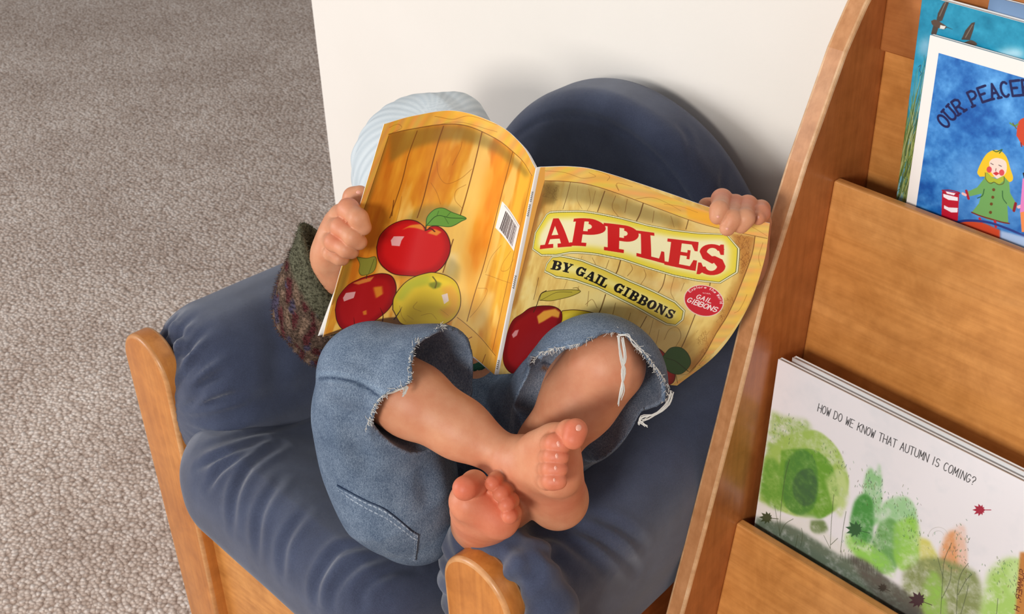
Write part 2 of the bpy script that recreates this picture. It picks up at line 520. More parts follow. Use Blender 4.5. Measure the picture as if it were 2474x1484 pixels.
# ------------------------------------------------------------------ book display shelf
SX = -0.606                        # inner face of its end panel
shelf = empty('display_shelf', (-0.2, 0.95, FLOOR))
tag(shelf, 'tilted maple book display rack with stepped pockets beside the armchair', 'bookshelf')
w_in = wood('maple_rack_end_shaded', (172, 98, 46), (186, 110, 56), (200, 124, 68), 2)  # darker maple: the end panel's shade under grazing light is put into this colour
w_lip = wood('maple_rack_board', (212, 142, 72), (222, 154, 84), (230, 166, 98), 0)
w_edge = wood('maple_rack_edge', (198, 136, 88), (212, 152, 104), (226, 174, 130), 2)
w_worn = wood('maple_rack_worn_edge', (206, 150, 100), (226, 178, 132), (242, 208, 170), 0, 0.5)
prof = [(0.70, FLOOR), (1.10, FLOOR), (1.10, 0.885), (1.072, 0.885), (1.050, 0.873), (1.032, 0.856), (1.016, 0.838), (1.000, 0.814),
        (0.991, 0.800), (0.945, 0.700), (0.898, 0.574), (0.860, 0.42), (0.822, 0.279), (0.760, 0.06)]
prof = [(a, b) for a, b in prof][::-1]
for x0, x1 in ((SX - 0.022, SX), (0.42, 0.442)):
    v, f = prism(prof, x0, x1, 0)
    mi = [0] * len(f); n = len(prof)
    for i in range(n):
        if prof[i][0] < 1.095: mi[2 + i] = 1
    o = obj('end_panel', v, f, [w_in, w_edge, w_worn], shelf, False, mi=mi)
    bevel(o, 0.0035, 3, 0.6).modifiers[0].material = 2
def board(name, x0, x1, prof, mat, bw=0.002):
    v, f = prism(prof, x0, x1, 0); o = obj(name, v, f, mat, shelf, False); bevel(o, bw, 2); return o
x0, x1 = SX, 0.42
board('back_board', x0, x1, [(1.060, FLOOR), (1.075, FLOOR), (1.075, 0.80), (1.060, 0.80)], w_lip)
board('top_rail', x0, x1, [(1.050, 0.784), (1.0745, 0.784), (1.0745, 0.87), (1.050, 0.87)], wood('maple_rack_rail', (170, 102, 52), (186, 118, 64), (200, 134, 80), 0))
board('pocket_front', x0, x1, [(0.976, 0.42), (0.988, 0.42), (1.008, 0.663), (0.998, 0.663)], w_lip)
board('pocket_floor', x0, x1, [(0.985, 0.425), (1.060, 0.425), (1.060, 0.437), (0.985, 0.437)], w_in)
board('pocket_front', x0, x1, [(0.838, 0.02), (0.850, 0.02), (0.897, 0.278), (0.886, 0.278)], w_lip)
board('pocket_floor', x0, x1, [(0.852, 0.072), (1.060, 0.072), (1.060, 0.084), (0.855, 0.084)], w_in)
board('pocket_back', x0, x1, [(0.960, 0.084), (0.972, 0.084), (0.988, 0.424), (0.977, 0.424)], w_lip)
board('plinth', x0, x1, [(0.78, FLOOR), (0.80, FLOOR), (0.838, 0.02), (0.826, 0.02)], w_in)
# ------------------------------------------------------------------ printed artwork on a surface's own points
class Canvas:
    """paint stored per point of a fine grid on a cover; lines are traced on the photo and laid onto the cover's u,v"""
    def __init__(s, W, H, surf):
        s.W, s.H, s.surf = W, H, surf
        s.c = np.ones((H, W, 3)) * 255
        gu, gv = np.meshgrid(np.linspace(0, 1, 61), np.linspace(0, 1, 61))
        s.gu, s.gv = gu.ravel(), gv.ravel(); s.gp = seen(surf(s.gu, s.gv))
        s.X, s.Y = np.meshgrid(np.arange(W, dtype=float), np.arange(H, dtype=float))
        s.org, s.k = (0, 0), 1.0
    def frame(s, ox, oy, k): s.org, s.k = (ox, oy), k; return s
    def uv(s, pts):               # photo lines -> grid units
        out = []
        for x, y in pts:
            x = s.org[0] + x / s.k; y = s.org[1] + y / s.k
            i = np.argmin((s.gp[:, 0] - x) ** 2 + (s.gp[:, 1] - y) ** 2)
            q = np.array([s.gu[i], s.gv[i]])
            for _ in range(6):
                e = 1e-3
                p0, pu, pv = seen(s.surf(np.array([q[0], q[0] + e, q[0]]), np.array([q[1], q[1], q[1] + e])))
                J = np.stack([(pu - p0) / e, (pv - p0) / e], 1)
                q = q + np.clip(np.linalg.solve(J, np.array([x, y]) - p0), -0.1, 0.1)
            out.append(q * (s.W - 1, s.H - 1))
        return np.array(out)
    def px(s, w):                 # photo pixels -> grid units (average)
        return w / s.k * s.unit
    @property
    def unit(s):
        if not hasattr(s, '_u'):
            a, b = seen(s.surf(np.array([0.3, 0.7]), np.array([0.5, 0.5]))); s._u = 0.4 * s.W / np.linalg.norm(b - a)
        return s._u
    def _box(s, lo, hi, pad):
        x0, y0 = np.maximum(np.floor(lo - pad), 0).astype(int); x1, y1 = np.minimum(np.ceil(hi + pad) + 1, (s.W, s.H)).astype(int)
        return (slice(y0, max(y0, y1)), slice(x0, max(x0, x1)))
    def put(s, bx, mask, col):
        a = np.clip(mask, 0, 1)[..., None]
        col = col(s.X[bx], s.Y[bx]) if callable(col) else np.asarray(col, float)
        s.c[bx] = s.c[bx] * (1 - a) + col * a
    def maskpoly(s, polys, soft=0.0):
        allp = np.vstack(polys); bx = s._box(allp.min(0), allp.max(0), 2 + soft * 2)
        X, Y = s.X[bx], s.Y[bx]; acc = np.zeros(X.shape)
        for dx, dy in ((-.25, -.25), (.25, -.25), (-.25, .25), (.25, .25)):
            ins = np.zeros(X.shape, bool)
            for p in polys:
                for a, b in zip(p, np.roll(p, -1, 0)):
                    if a[1] == b[1]: continue
                    cond = (a[1] > Y + dy) != (b[1] > Y + dy)
                    ins ^= cond & (X + dx < (b[0] - a[0]) * (Y + dy - a[1]) / (b[1] - a[1]) + a[0])
            acc += ins
        acc /= 4
        if soft > 0:
            for _ in range(3):
                n = max(1, int(soft))
                for ax in (0, 1):
                    k = np.ones(2 * n + 1) / (2 * n + 1)
                    acc = np.apply_along_axis(lambda r: np.convolve(r, k, 'same'), ax, acc)
        return bx, acc
    def fill(s, pts, col, a=1.0, soft=0, smooth=False, raw=False):
        p = np.asarray(pts, float) if raw else s.uv(pts)
        if smooth: p = crom(np.column_stack([np.vstack([p, p[:1]]), np.zeros(len(p) + 1)]), 8 * len(p))[:-1, :2]
        bx, m = s.maskpoly([p], soft); s.put(bx, m * a, col); return p
    def line(s, pts, w, col, a=1.0, smooth=True, raw=False, taper=False, soft=0.5):
        p = np.asarray(pts, float) if raw else s.uv(pts)
        if not raw: w = s.px(w)
        if smooth and len(p) > 2: p = crom(np.column_stack([p, np.zeros(len(p))]), 6 * len(p))[:, :2]
        ws = np.full(len(p), w / 2.0) if not taper else np.linspace(w / 2.0, 0.3, len(p))
        if hasattr(taper, '__len__'): ws = np.interp(np.linspace(0, 1, len(p)), np.linspace(0, 1, len(taper)), taper) * w / 2
        bx = s._box(p.min(0), p.max(0), w + 2)
        X, Y = s.X[bx], s.Y[bx]; m = np.zeros(X.shape)
        for i in range(len(p) - 1):
            d = p[i + 1] - p[i]; L = d @ d + 1e-9
            t = np.clip(((X - p[i][0]) * d[0] + (Y - p[i][1]) * d[1]) / L, 0, 1)
            ds = np.hypot(X - p[i][0] - t * d[0], Y - p[i][1] - t * d[1])
            m = np.maximum(m, np.clip((ws[i] + t * (ws[i + 1] - ws[i]) - ds) / (2 * soft) + 0.5, 0, 1) * min(1.0, max(w, 0.35) / 1.0 + 0.2))
        s.put(bx, m * a, col)
    def wash(s, amp, scale, seed, aspect=(1, 1), bx=None):     # watercolour mottling of the print
        r = np.random.default_rng(seed); n = np.zeros((s.H, s.W))
        for o in range(4):
            k = scale * 2 ** o
            gx, gy = max(2, int(s.W / 60 * k / aspect[0])) + 1, max(2, int(s.H / 60 * k / aspect[1])) + 1
            g = r.normal(size=(gy + 1, gx + 1))
            fx = s.X / s.W * (gx - 1); fy = s.Y / s.H * (gy - 1); ix = fx.astype(int); iy = fy.astype(int)
            tx = fx - ix; ty = fy - iy; tx = tx * tx * (3 - 2 * tx); ty = ty * ty * (3 - 2 * ty)
            n += (g[iy, ix] * (1 - tx) * (1 - ty) + g[iy, ix + 1] * tx * (1 - ty) + g[iy + 1, ix] * (1 - tx) * ty + g[iy + 1, ix + 1] * tx * ty) / 1.7 ** o
        return n * amp
    def glyph(s, quad, strokes, w, col, raw=False):           # unit box strokes mapped to four corners TL TR BR BL
        q = np.asarray(quad, float) if raw else s.uv(quad)
        for st in strokes:
            st = np.asarray(st, float); u, v = st[:, :1], st[:, 1:2]
            p = (q[0] * (1 - u) + q[1] * u) * (1 - v) + (q[3] * (1 - u) + q[2] * u) * v
            s.line(p, w, col, smooth=False, raw=True)
    def solid(s, quad, polys, col, raw=False, bold=0):
        q = np.asarray(quad, float) if raw else s.uv(quad); ps = []
        for st in polys:
            st = np.asarray(st, float); u, v = st[:, :1], st[:, 1:2]
            ps.append((q[0] * (1 - u) + q[1] * u) * (1 - v) + (q[3] * (1 - u) + q[2] * u) * v)
        for grp in ps:
            bx, m = s.maskpoly([grp]); s.put(bx, m, col)
            if bold: s.line(np.vstack([grp, grp[:1]]), s.px(bold), col, smooth=False, raw=True)
    def text(s, word, path, size, wid, w, col, font, serif=0, gap=0.25, slant=0.0):
        p = s.uv(path); p = crom(np.column_stack([p, np.zeros(len(p))]), 80)[:, :2] if len(p) > 2 else np.linspace(p[0], p[1], 80)
        L = np.concatenate([[0], np.cumsum(np.linalg.norm(np.diff(p, axis=0), axis=1))])
        n = sum(0.6 if c == ' ' else (0.45 if c in "Il'.,i" else 1.0) for c in word) + gap * (len(word) - 1)
        cw = L[-1] / n; x = 0; h = s.px(size)
        for c in word:
            wd = 0.6 if c == ' ' else (0.45 if c in "Il'.,i" else 1.0)
            if c != ' ':
                a = np.array([np.interp(x * cw, L, p[:, k]) for k in (0, 1)]); b = np.array([np.interp((x + wd) * cw, L, p[:, k]) for k in (0, 1)])
                d = (b - a) / (np.linalg.norm(b - a) + 1e-9); nrm = np.array([d[1], -d[0]])
                up = (nrm + slant * d) * h
                st = font[c]
                if serif:
                    st = list(st)
                    for q in font[c]:
                        for e in (q[0], q[-1]):
                            if e[1] < 0.02 or e[1] > 0.98: st.append([(e[0] - serif, e[1]), (e[0] + serif, e[1])])
                s.glyph([a + up, b + up, b, a], st, s.px(w), col, raw=True)
            x += wd + gap
    def arr(s): return lin(np.clip(s.c, 0, 255)).reshape(-1, 3)

def arc(cx, cy, rx, ry, a0, a1, n=12):
    return [(cx + rx * math.cos(a), cy + ry * math.sin(a)) for a in np.radians(np.linspace(a0, a1, n))]
FONT = {   # plain pen letters in a unit box, y down
 'A': [[(0,1),(.5,0),(1,1)], [(.2,.62),(.8,.62)]], 'B': [[(0,0),(0,1)], [(0,0),(.6,0),(.9,.12),(.9,.36),(.6,.48),(0,.48)], [(.6,.48),(1,.62),(1,.86),(.65,1),(0,1)]],
 'C': [arc(.55,.5,.5,.5,-50,-310)], 'D': [[(0,0),(0,1)], [(0,0),(.5,0),(.95,.25),(.95,.75),(.5,1),(0,1)]],
 'E': [[(.9,0),(0,0),(0,1),(.9,1)], [(0,.48),(.7,.48)]], 'F': [[(.9,0),(0,0),(0,1)], [(0,.48),(.7,.48)]],
 'G': [arc(.5,.5,.5,.5,-45,-350) + [(.6,.55)]], 'H': [[(0,0),(0,1)], [(1,0),(1,1)], [(0,.5),(1,.5)]], 'I': [[(.5,0),(.5,1)]],
 'K': [[(0,0),(0,1)], [(.95,0),(0,.6)], [(.3,.42),(1,1)]], 'L': [[(0,0),(0,1),(.9,1)]],
 'M': [[(0,1),(.05,0),(.5,.7),(.95,0),(1,1)]], 'N': [[(0,1),(0,0),(1,1),(1,0)]], 'O': [arc(.5,.5,.5,.5,0,360,20)],
 'P': [[(0,1),(0,0),(.6,0),(.95,.15),(.95,.4),(.6,.54),(0,.54)]], 'R': [[(0,1),(0,0),(.6,0),(.95,.15),(.95,.38),(.6,.5),(0,.5)], [(.5,.5),(1,1)]],
 'S': [arc(.5,.26,.42,.26,-30,-260,10) + arc(.5,.74,.45,.26,-80,150,10)], 'T': [[(0,0),(1,0)], [(.5,0),(.5,1)]],
 'U': [[(0,0),(0,.7)] + arc(.5,.68,.5,.32,180,0,8) + [(1,0)]], 'W': [[(0,0),(.25,1),(.5,.3),(.75,1),(1,0)]], 'Y': [[(0,0),(.5,.5),(1,0)], [(.5,.5),(.5,1)]],
 '?': [arc(.45,.26,.4,.26,-180,70,10) + [(.45,.6),(.45,.75)], [(.45,.96),(.45,1)]], ',': [[(.5,.9),(.3,1.15)]],
 'e': [[(.05,.72),(.9,.72)] + arc(.5,.74,.43,.26,0,-310,12)], 'x': [[(.1,.48),(.9,1)], [(.9,.48),(.1,1)]], 'p': [[(.1,.48),(.1,1.3)], arc(.5,.74,.4,.26,180,540,12)],
 'l': [[(.5,0),(.5,1)]], 'o': [arc(.5,.74,.45,.26,0,360,14)], 'r': [[(.2,.48),(.2,1)], arc(.6,.74,.4,.26,180,300,6)], 't': [[(.4,.15),(.4,.9),(.7,1)], [(.1,.48),(.8,.48)]],
 'h': [[(.1,0),(.1,1)], arc(.5,.74,.4,.26,180,360,8) + [(.9,1)]], 'd': [[(.9,0),(.9,1)], arc(.5,.74,.4,.26,0,360,12)], 'i': [[(.5,.48),(.5,1)], [(.5,.2),(.5,.25)]], 'w': [[(0,.48),(.25,1),(.5,.6),(.75,1),(1,.48)]]}
# heavy slab letters (outlines; a bowl is drawn as a thick ring made of quads)
def ring(cx, cy, rx, ry, tx, ty, a0, a1, n=16):
    o = arc(cx, cy, rx, ry, a0, a1, n); i = arc(cx, cy, rx - tx, ry - ty, a1, a0, n); return o + i
def R4(a, b, c, d): return [(a, b), (c, b), (c, d), (a, d)]
SLAB = {
 'A': [[(.40,0),(.62,0),(.93,.9),(.64,.9),(.46,.24),(.22,.9),(.13,.9)], R4(0,.88,.38,1), R4(.52,.88,1,1), R4(.28,.58,.72,.70)],
 'P': [R4(.12,.0,.45,1), R4(0,0,.5,.10), R4(0,.89,.6,1), R4(.44,0,.62,.10), R4(.44,.47,.62,.58), ring(.60,.29,.40,.29,.30,.19,-90,90)],
 'L': [R4(.15,0,.48,1), R4(0,0,.64,.10), R4(0,.89,1,1), [(.9,.62),(1,.62),(1,1),(.7,1),(.8,.88)]],
 'E': [R4(.12,0,.45,1), R4(0,0,.98,.11), R4(0,.89,1,1), R4(.4,.44,.72,.55), [(.88,0),(.98,0),(.98,.33),(.9,.33),(.78,.1)], [(.9,.66),(1,.66),(1,1),(.7,1),(.82,.88)], R4(.68,.34,.76,.65)],
 'B': [R4(.12,0,.42,1), R4(0,0,.6,.10), R4(0,.90,.6,1), R4(.4,.44,.6,.54), ring(.58,.27,.36,.27,.27,.17,-90,90), ring(.60,.72,.40,.28,.29,.18,-90,90)],
 'Y': [[(.1,.05),(.42,.05),(.62,.45),(.82,.05),(.94,.05),(.68,.6),(.68,1),(.36,1),(.36,.6)], R4(0,0,.5,.10), R4(.66,0,1,.10), R4(.22,.9,.84,1)],
 'G': [ring(.5,.5,.5,.5,.32,.14,-40,-325,22), R4(.55,.5,1,.60), R4(.68,.55,.92,.95), [(.82,.02),(.92,.02),(.92,.36),(.84,.36),(.72,.14)]],
 'I': [R4(.3,0,.7,1), R4(.05,0,.95,.11), R4(.05,.89,.95,1)],
 'O': [ring(.5,.5,.5,.5,.32,.13,0,180), ring(.5,.5,.5,.5,.32,.13,180,360)],
 'N': [R4(.1,0,.26,1), R4(0,0,.3,.1), R4(0,.9,.4,1), [(.05,0),(.4,0),(.92,1),(.72,1)], R4(.76,0,.92,1), R4(.62,0,1,.1)],
 'S': [ring(.5,.28,.46,.28,.25,.12,-25,-180,12), [(.04,.28),(.29,.28),(.5,.42),(.74,.52),(.52,.64),(.18,.50)], [(.45,.42),(.60,.40),(.86,.50),(.97,.70),(.70,.72),(.58,.60)], ring(.5,.71,.47,.29,.26,.12,0,165,12), [(.80,0),(.90,0),(.90,.34),(.80,.34),(.70,.12)], [(.03,.64),(.13,.64),(.28,.88),(.12,1),(.03,1)]]}

def coons(top, bot, lef, rig):    # four edge curves (n x 3) -> patch S(u, v)
    def cv(c):
        c = crom(c, 200); return lambda t: np.stack([np.interp(t, np.linspace(0, 1, 200), c[:, k]) for k in range(3)], -1)
    T, B_, L_, R_ = cv(top), cv(bot), cv(lef), cv(rig)
    a, b, c, d = T(np.array(0.)), T(np.array(1.)), B_(np.array(0.)), B_(np.array(1.))
    def S(u, v):
        u = np.asarray(u, float); v = np.asarray(v, float); U = np.clip(u, 0, 1)[..., None]; V = np.clip(v, 0, 1)[..., None]
        p = (1 - V) * T(np.clip(u, 0, 1)) + V * B_(np.clip(u, 0, 1)) + (1 - U) * L_(np.clip(v, 0, 1)) + U * R_(np.clip(v, 0, 1))
        p = p - ((1 - U) * (1 - V) * a + U * (1 - V) * b + (1 - U) * V * c + U * V * d)
        e = np.array([0.0, 0, 0])
        return p + (u[..., None] - U) * (b - a) + (v[..., None] - V) * (c - a)
    return S
def sheet(name, S, nu, nv, mats, parent, thick, col=None, u0=0, u1=1, v0=0, v1=1, flip=False):
    U, V = np.meshgrid(np.linspace(u0, u1, nu), np.linspace(v0, v1, nv))
    v = S(U.ravel(), V.ravel()); f = grid_faces(nu, nv)
    if not flip: f = f[:, ::-1]
    o = obj(name, v, f, mats, parent, True, col=col)
    if thick:
        s = o.modifiers.new('thickness', 'SOLIDIFY'); s.thickness = thick; s.offset = -1
        s.material_offset = len(mats) - 1 if isinstance(mats, list) else 0; s.material_offset_rim = s.material_offset
        s.use_even_offset = False
    return o

paper = Mat('white_paper', 0.7, 0.3).color((240, 236, 230)).m
ink = painted('printed_cover')

# ------------------------------------------------------------------ the open picture book
BK = np.array([-0.76, 0.70, 0.52])
book = empty('picture_book', BK)
tag(book, 'open paperback with apples and a wooden crate on its cover, held up by the child', 'book')
sp_t, sp_b = P(1299, 405, 1.151), P(1199, 905, 1.290)
ltop = [P(928,300,1.247), P(1000,280,1.260), P(1100,268,1.264), P(1200,300,1.233), P(1260,350,1.192), P(1294,408,1.1515)]
llef = [P(928,300,1.247), P(882,455,1.280), P(838,600,1.315), P(800,735,1.348), P(780,814,1.366)]
lrig = [P(1294,408,1.1515), P(1270,525,1.185), P(1246,645,1.218), P(1220,775,1.254), P(1194,905,1.2905)]
bl, br = llef[-1], lrig[-1]
def along(edge, a, b, k):         # the opposite edge bends the same way, k as strongly
    e = np.array(edge); s = np.concatenate([[0], np.cumsum(np.linalg.norm(np.diff(e, axis=0), axis=1))]); s /= s[-1]
    bul = e - (e[0] + s[:, None] * (e[-1] - e[0]))
    return list(a + s[:, None] * (b - a) + k * bul)
S_back = coons(ltop, along(ltop, bl, br, 0.75), llef, lrig)
rtop = [P(1305,404,1.151), P(1380,403,1.149), P(1450,414,1.152), P(1600,462,1.172), P(1720,503,1.188), P(1860,540,1.200)]
rlef = [P(1305,404,1.151), P(1281,525,1.185), P(1257,645,1.218), P(1231,775,1.254), P(1205,905,1.290)]
rrig = [P(1860,540,1.200), P(1846,632,1.222), P(1806,745,1.255), P(1735,852,1.297), P(1636,932,1.338)]
S_front = coons(rtop, along(rtop, rlef[-1], rrig[-1], 0.5), rlef, rrig)

# back cover print
c = Canvas(620, 810, S_back).frame(640, 220, 2.12)
n1 = c.wash(1.0, 1.0, 3, (1, 6)); n2 = c.wash(1.0, 1.6, 5, (1, 3))
t = np.clip(0.5 + 0.28 * n1 + 0.1 * n2, 0, 1)[..., None]
c.c = (1 - t) * np.array([206, 118, 28]) + t * np.array([246, 184, 58])
t2 = np.clip((c.wash(1.0, 0.7, 9, (1, 4)) - 0.5) * 1.2, 0, 0.7)[..., None]; c.c = c.c * (1 - t2) + np.array([252, 214, 120]) * t2
c.fill([(1180,300),(1230,290),(1210,480),(1180,640),(1160,800),(1110,900),(1060,980),(1030,800),(1090,620),(1120,450)], (250,140,22), 0.65, 12)
c.fill([(1010,820),(1060,860),(1090,1000),(1130,1160),(1180,1250),(1060,1200)], (240,170,60), 0.7, 8)
c.fill([(940,830),(985,830),(980,900),(950,960),(930,930)], (246,226,170), 0.8, 8)
c.fill([(1140,1030),(1180,1030),(1150,1150),(1110,1220),(1060,1210)], (250,214,130), 0.7, 8)
for q in ([(600,230),(640,235),(520,620),(440,900),(390,1090),(350,1080),(480,640)], [(640,210),(900,180),(1060,190),(1170,250),(1290,350),(1360,430),(1330,440),(1240,360),(1130,290),(1010,255),(880,262),(740,300),(640,370)]):
    c.fill(q, (112,96,40), 0.55, 7)
c.fill([(780,600),(830,585),(1010,600),(990,640),(830,680),(700,680)], (120,116,70), 0.5, 8)
c.fill([(950,850),(1000,900),(990,980),(950,960),(700,960),(650,930),(900,940)], (120,110,60), 0.4, 6)
for a in ([(780,205),(735,330),(700,470),(640,650)], [(915,180),(885,270),(845,420),(810,560),(780,650)], [(1112,210),(1075,370),(1030,540),(1000,640)], [(1272,300),(1215,520),(1130,860),(1080,1020),(1035,1180)], [(965,760),(940,840),(912,930)], [(660,560),(650,640)]):
    c.line(a, 5, (112, 60, 18), 0.9)
for a in ([(880,360),(890,430),(930,475),(1000,450),(1060,400)], [(1030,480),(980,510),(975,560),(1010,600)], [(1130,940),(1200,965),(1260,985)], [(1090,1010),(1140,1020),(1100,1100),(1050,1160)], [(850,470),(880,520),(900,580)], [(1210,790),(1160,850),(1130,930)], [(960,380),(1000,300),(1010,260)], [(700,540),(690,600),(670,680)], [(1260,820),(1220,880),(1210,920),(1245,915),(1275,860)]):
    c.line(a, 2.2, (150, 84, 24), 0.7)
# crate frame boards of the picture
tan = lambda X, Y: np.stack([228 + 6 * np.sin(X * .2 + Y * .05), 172 + 9 * np.sin(X * .13 + Y * .07), 74 + 9 * np.sin(X * .1)], -1)
c.fill([(612,160),(760,128),(900,104),(1000,100),(1100,112),(1200,150),(1290,225),(1370,330),(1412,412),(1395,460),(1330,370),(1260,300),(1160,230),(1040,178),(900,170),(740,195),(590,232)], tan)
c.line([(590,232),(740,197),(900,172),(1040,180),(1160,232),(1260,302),(1330,372),(1385,450)], 5, (118,74,24), 0.85)
c.fill([(850,106),(1000,98),(1100,112),(1200,150),(1180,190),(1040,150),(900,150)], (246,178,48), 0.6, 4)
c.line([(870,130),(960,145),(1050,128),(1180,170),(1250,180)], 2.2, (140,84,24), 0.8); c.line([(900,170),(1000,160),(1120,190),(1190,210)], 2.2, (140,84,24), 0.7); c.line([(630,190),(680,170),(700,190),(650,215)], 2.2, (140,84,24), 0.7)
c.fill([(612,160),(640,155),(632,230),(500,625),(398,905),(350,1090),(300,1280),(255,1290),(330,1000),(480,600)], tan)
c.line([(634,232),(500,630),(400,905),(346,1095)], 5, (118,74,24), 0.85)
c.fill([(1412,410),(1425,400),(1205,1420),(1165,1450),(1280,950),(1362,440)], (240,168,48)); c.line([(1366,440),(1280,810),(1205,1150),(1150,1400)], 4, (120,70,20), 0.8)
# crossing boards and straw at the bottom
c.fill([(990,1160),(1180,1350),(1170,1470),(920,1280)], (238,178,76), 0.8, 2); c.line([(985,1160),(1180,1355)], 4, (110,62,20), 0.9)
c.fill([(300,1250),(900,1200),(1090,1420),(1080,1500),(300,1500)], (84,52,26), 0.9, 2)
for a in ([(930,1240),(960,1225)], [(940,1300),(985,1265),(1005,1240)], [(985,1330),(1030,1310)], [(1000,1290),(1060,1260)], [(1110,1400),(1130,1350)], [(940,1200),(930,1240)]): c.line(a, 4, (120,34,14), 0.9)
# apples
def apple(cv, pts, base, edge, spots, ol=5):
    p = cv.fill(pts, edge, smooth=True)
    ce = p.mean(0); q = ce + (p - ce) * 0.86; cv.fill(q, base, 0.9, 5, smooth=False, raw=True)
    for sp, col, a, so in spots: cv.fill(sp, col, a, so, smooth=False)
    cv.line(np.vstack([p, p[:1]]), cv.px(ol), (52, 16, 10), 0.85, raw=True, smooth=False)
apple(c, [(572,800),(590,740),(640,690),(710,662),(770,665),(810,690),(830,712),(850,695),(890,695),(930,730),(950,790),(940,850),(900,910),(840,940),(760,948),(670,940),(610,905),(580,860)],
      (214,24,26), (176,14,20), [([(645,765),(660,745),(714,745),(700,765),(690,795),(650,792)], (238,190,190), 0.9, 0),
      ([(700,712),(745,688),(805,682),(818,716),(770,702),(735,700)], (236,150,50), 0.9, 1), ([(832,728),(868,706),(905,722),(880,742)], (236,150,50), 0.9, 1)])
c.line([(822,715),(850,706),(870,720)], 7, (90,20,16)); c.line([(822,712),(826,690)], 6, (70,50,20))
apple(c, [(360,1120),(375,1060),(420,1000),(480,965),(540,945),(600,935),(650,950),(672,1000),(665,1060),(640,1110),(600,1150),(540,1190),(470,1215),(400,1220),(370,1180)],
      (176,22,24), (146,14,18), [([(400,1060),(415,1035),(465,1028),(455,1060),(405,1078)], (234,190,190), 0.85, 0), ([(555,1005),(600,1000),(605,1040),(570,1062)], (222,140,40), 0.9, 2),
      ([(450,985),(500,965),(560,950),(540,975),(480,992)], (226,150,60), 0.8, 1), ([(500,1130),(520,1122),(522,1145),(505,1148)], (222,140,40), 0.8, 1)])
c.line([(520,960),(524,935),(530,915)], 5, (60,50,20))
apple(c, [(655,1120),(660,1060),(700,1000),(750,960),(820,935),(870,930),(940,950),(985,990),(1003,1060),(995,1120),(960,1170),(900,1200),(800,1200),(700,1192)],
      (240,208,52), (222,190,44), [([(668,1060),(710,990),(780,950),(850,940),(850,990),(760,1010),(700,1080)], (176,184,52), 0.75, 6), ([(900,1010),(960,990),(996,1060),(985,1130),(930,1170),(890,1130),(950,1090)], (236,164,62), 0.75, 6),
      ([(905,1045),(935,1036),(942,1075),(918,1092)], (246,224,216), 0.95, 0)])
c.fill([(840,985),(880,975),(905,985),(895,1005),(865,1015),(842,1000)], (130,140,40), 0.9, 2); c.line([(872,1008),(878,980),(860,952)], 7, (110,100,30))
for a in ([(690,1100),(700,1150),(720,1180)], [(800,1150),(850,1140),(880,1170)], [(730,1150),(760,1170)], [(900,1120),(940,1150)], [(780,1080),(760,1110),(800,1130)]): c.line(a, 2.5, (170,120,30), 0.7)
c.line([(662,1170),(690,1130),(702,1105)], 7, (40,20,16), taper=True); c.line([(600,1190),(605,1150),(590,1110)], 7, (50,16,12), taper=True); c.line([(460,1210),(455,1160)], 6, (60,16,12), taper=True)
for q, g, d in (([(825,690),(832,645),(868,608),(912,600),(960,622),(1030,650),(1005,668),(950,695),(885,690)], (104,158,62), (44,86,34)), ([(470,850),(520,857),(565,850),(570,892),(550,930),(500,945),(482,925),(486,885)], (138,136,52), (84,80,30))):
    p = c.fill(q, g, smooth=True); c.line(np.vstack([p, p[:1]]), c.px(4), d, 0.9, raw=True, smooth=False)
c.line([(825,692),(880,640),(950,650),(1028,652)], 4, (40,84,30)); c.line([(880,642),(890,615)], 2.5, (60,100,40)); c.line([(920,645),(940,680)], 2.5, (60,100,40)); c.line([(930,645),(950,622)], 2.5, (60,100,40)); c.line([(560,860),(545,900),(530,940)], 3, (84,80,30))
# bar code
bq = [(1215,565),(1305,690),(1275,820),(1180,700)]
c.fill(bq, (240,236,230))
bar = c.uv([(1232,612),(1292,700),(1268,800),(1200,705)]); rr = np.random.default_rng(4)
x = 0.02
while x < 0.98:
    w_ = rr.uniform(0.012, 0.05); e = min(1, x + w_)
    c.fill([bar[0] + (bar[1] - bar[0]) * x, bar[0] + (bar[1] - bar[0]) * e, bar[3] + (bar[2] - bar[3]) * e, bar[3] + (bar[2] - bar[3]) * x], (34,32,34), raw=True); x = e + rr.uniform(0.012, 0.04)
c.line([(1228,588),(1298,692)], 6, (120,116,112), 0.5, smooth=False)
sheet('back_cover', S_back, c.W, c.H, [ink, paper], book, 0.0007, c.arr())

# front cover print
c = Canvas(900, 845, S_front).frame(1180, 360, 2.473)
n1 = c.wash(1.0, 1.0, 13, (1, 5)); n2 = c.wash(1.0, 1.8, 15, (1, 2)); n3 = c.wash(1.0, 0.6, 17)
t = np.clip(0.55 + 0.25 * n1 + 0.12 * n2, 0, 1)[..., None]
c.c = (1 - t) * np.array([196, 146, 66]) + t * np.array([238, 208, 122])
t2 = np.clip(0.3 + 0.5 * n3, 0, 0.75)[..., None]; c.c = c.c * (1 - t2) + np.array([236, 214, 140]) * t2
c.fill([(560,650),(800,760),(1160,800),(1150,900),(900,800),(650,720)], (238,226,168), 0.6, 14)
c.fill([(430,840),(700,860),(1000,1010),(1150,1080),(900,1100),(600,950)], (240,222,150), 0.6, 14)
c.fill([(1000,800),(1140,790),(1150,850),(1060,850)], (214,140,60), 0.5, 10)
c.fill([(340,190),(640,230),(900,330),(1160,420),(1150,480),(900,420),(640,340),(330,300)], (122,104,52), 0.55, 10)
c.fill([(320,200),(420,215),(400,330),(330,330),(270,470)], (104,80,30), 0.6, 7)
c.fill([(1440,500),(1600,525),(1570,660),(1510,800),(1490,600)], (170,96,30), 0.65, 6)
c.fill([(1500,780),(1560,700),(1440,1010),(1340,1180),(1230,1330),(1180,1300),(1330,1080)], (176,108,38), 0.6, 7)
c.fill([(330,240),(300,420),(250,640),(180,900),(140,980),(210,640),(290,300)], (150,84,26), 0.65, 6)
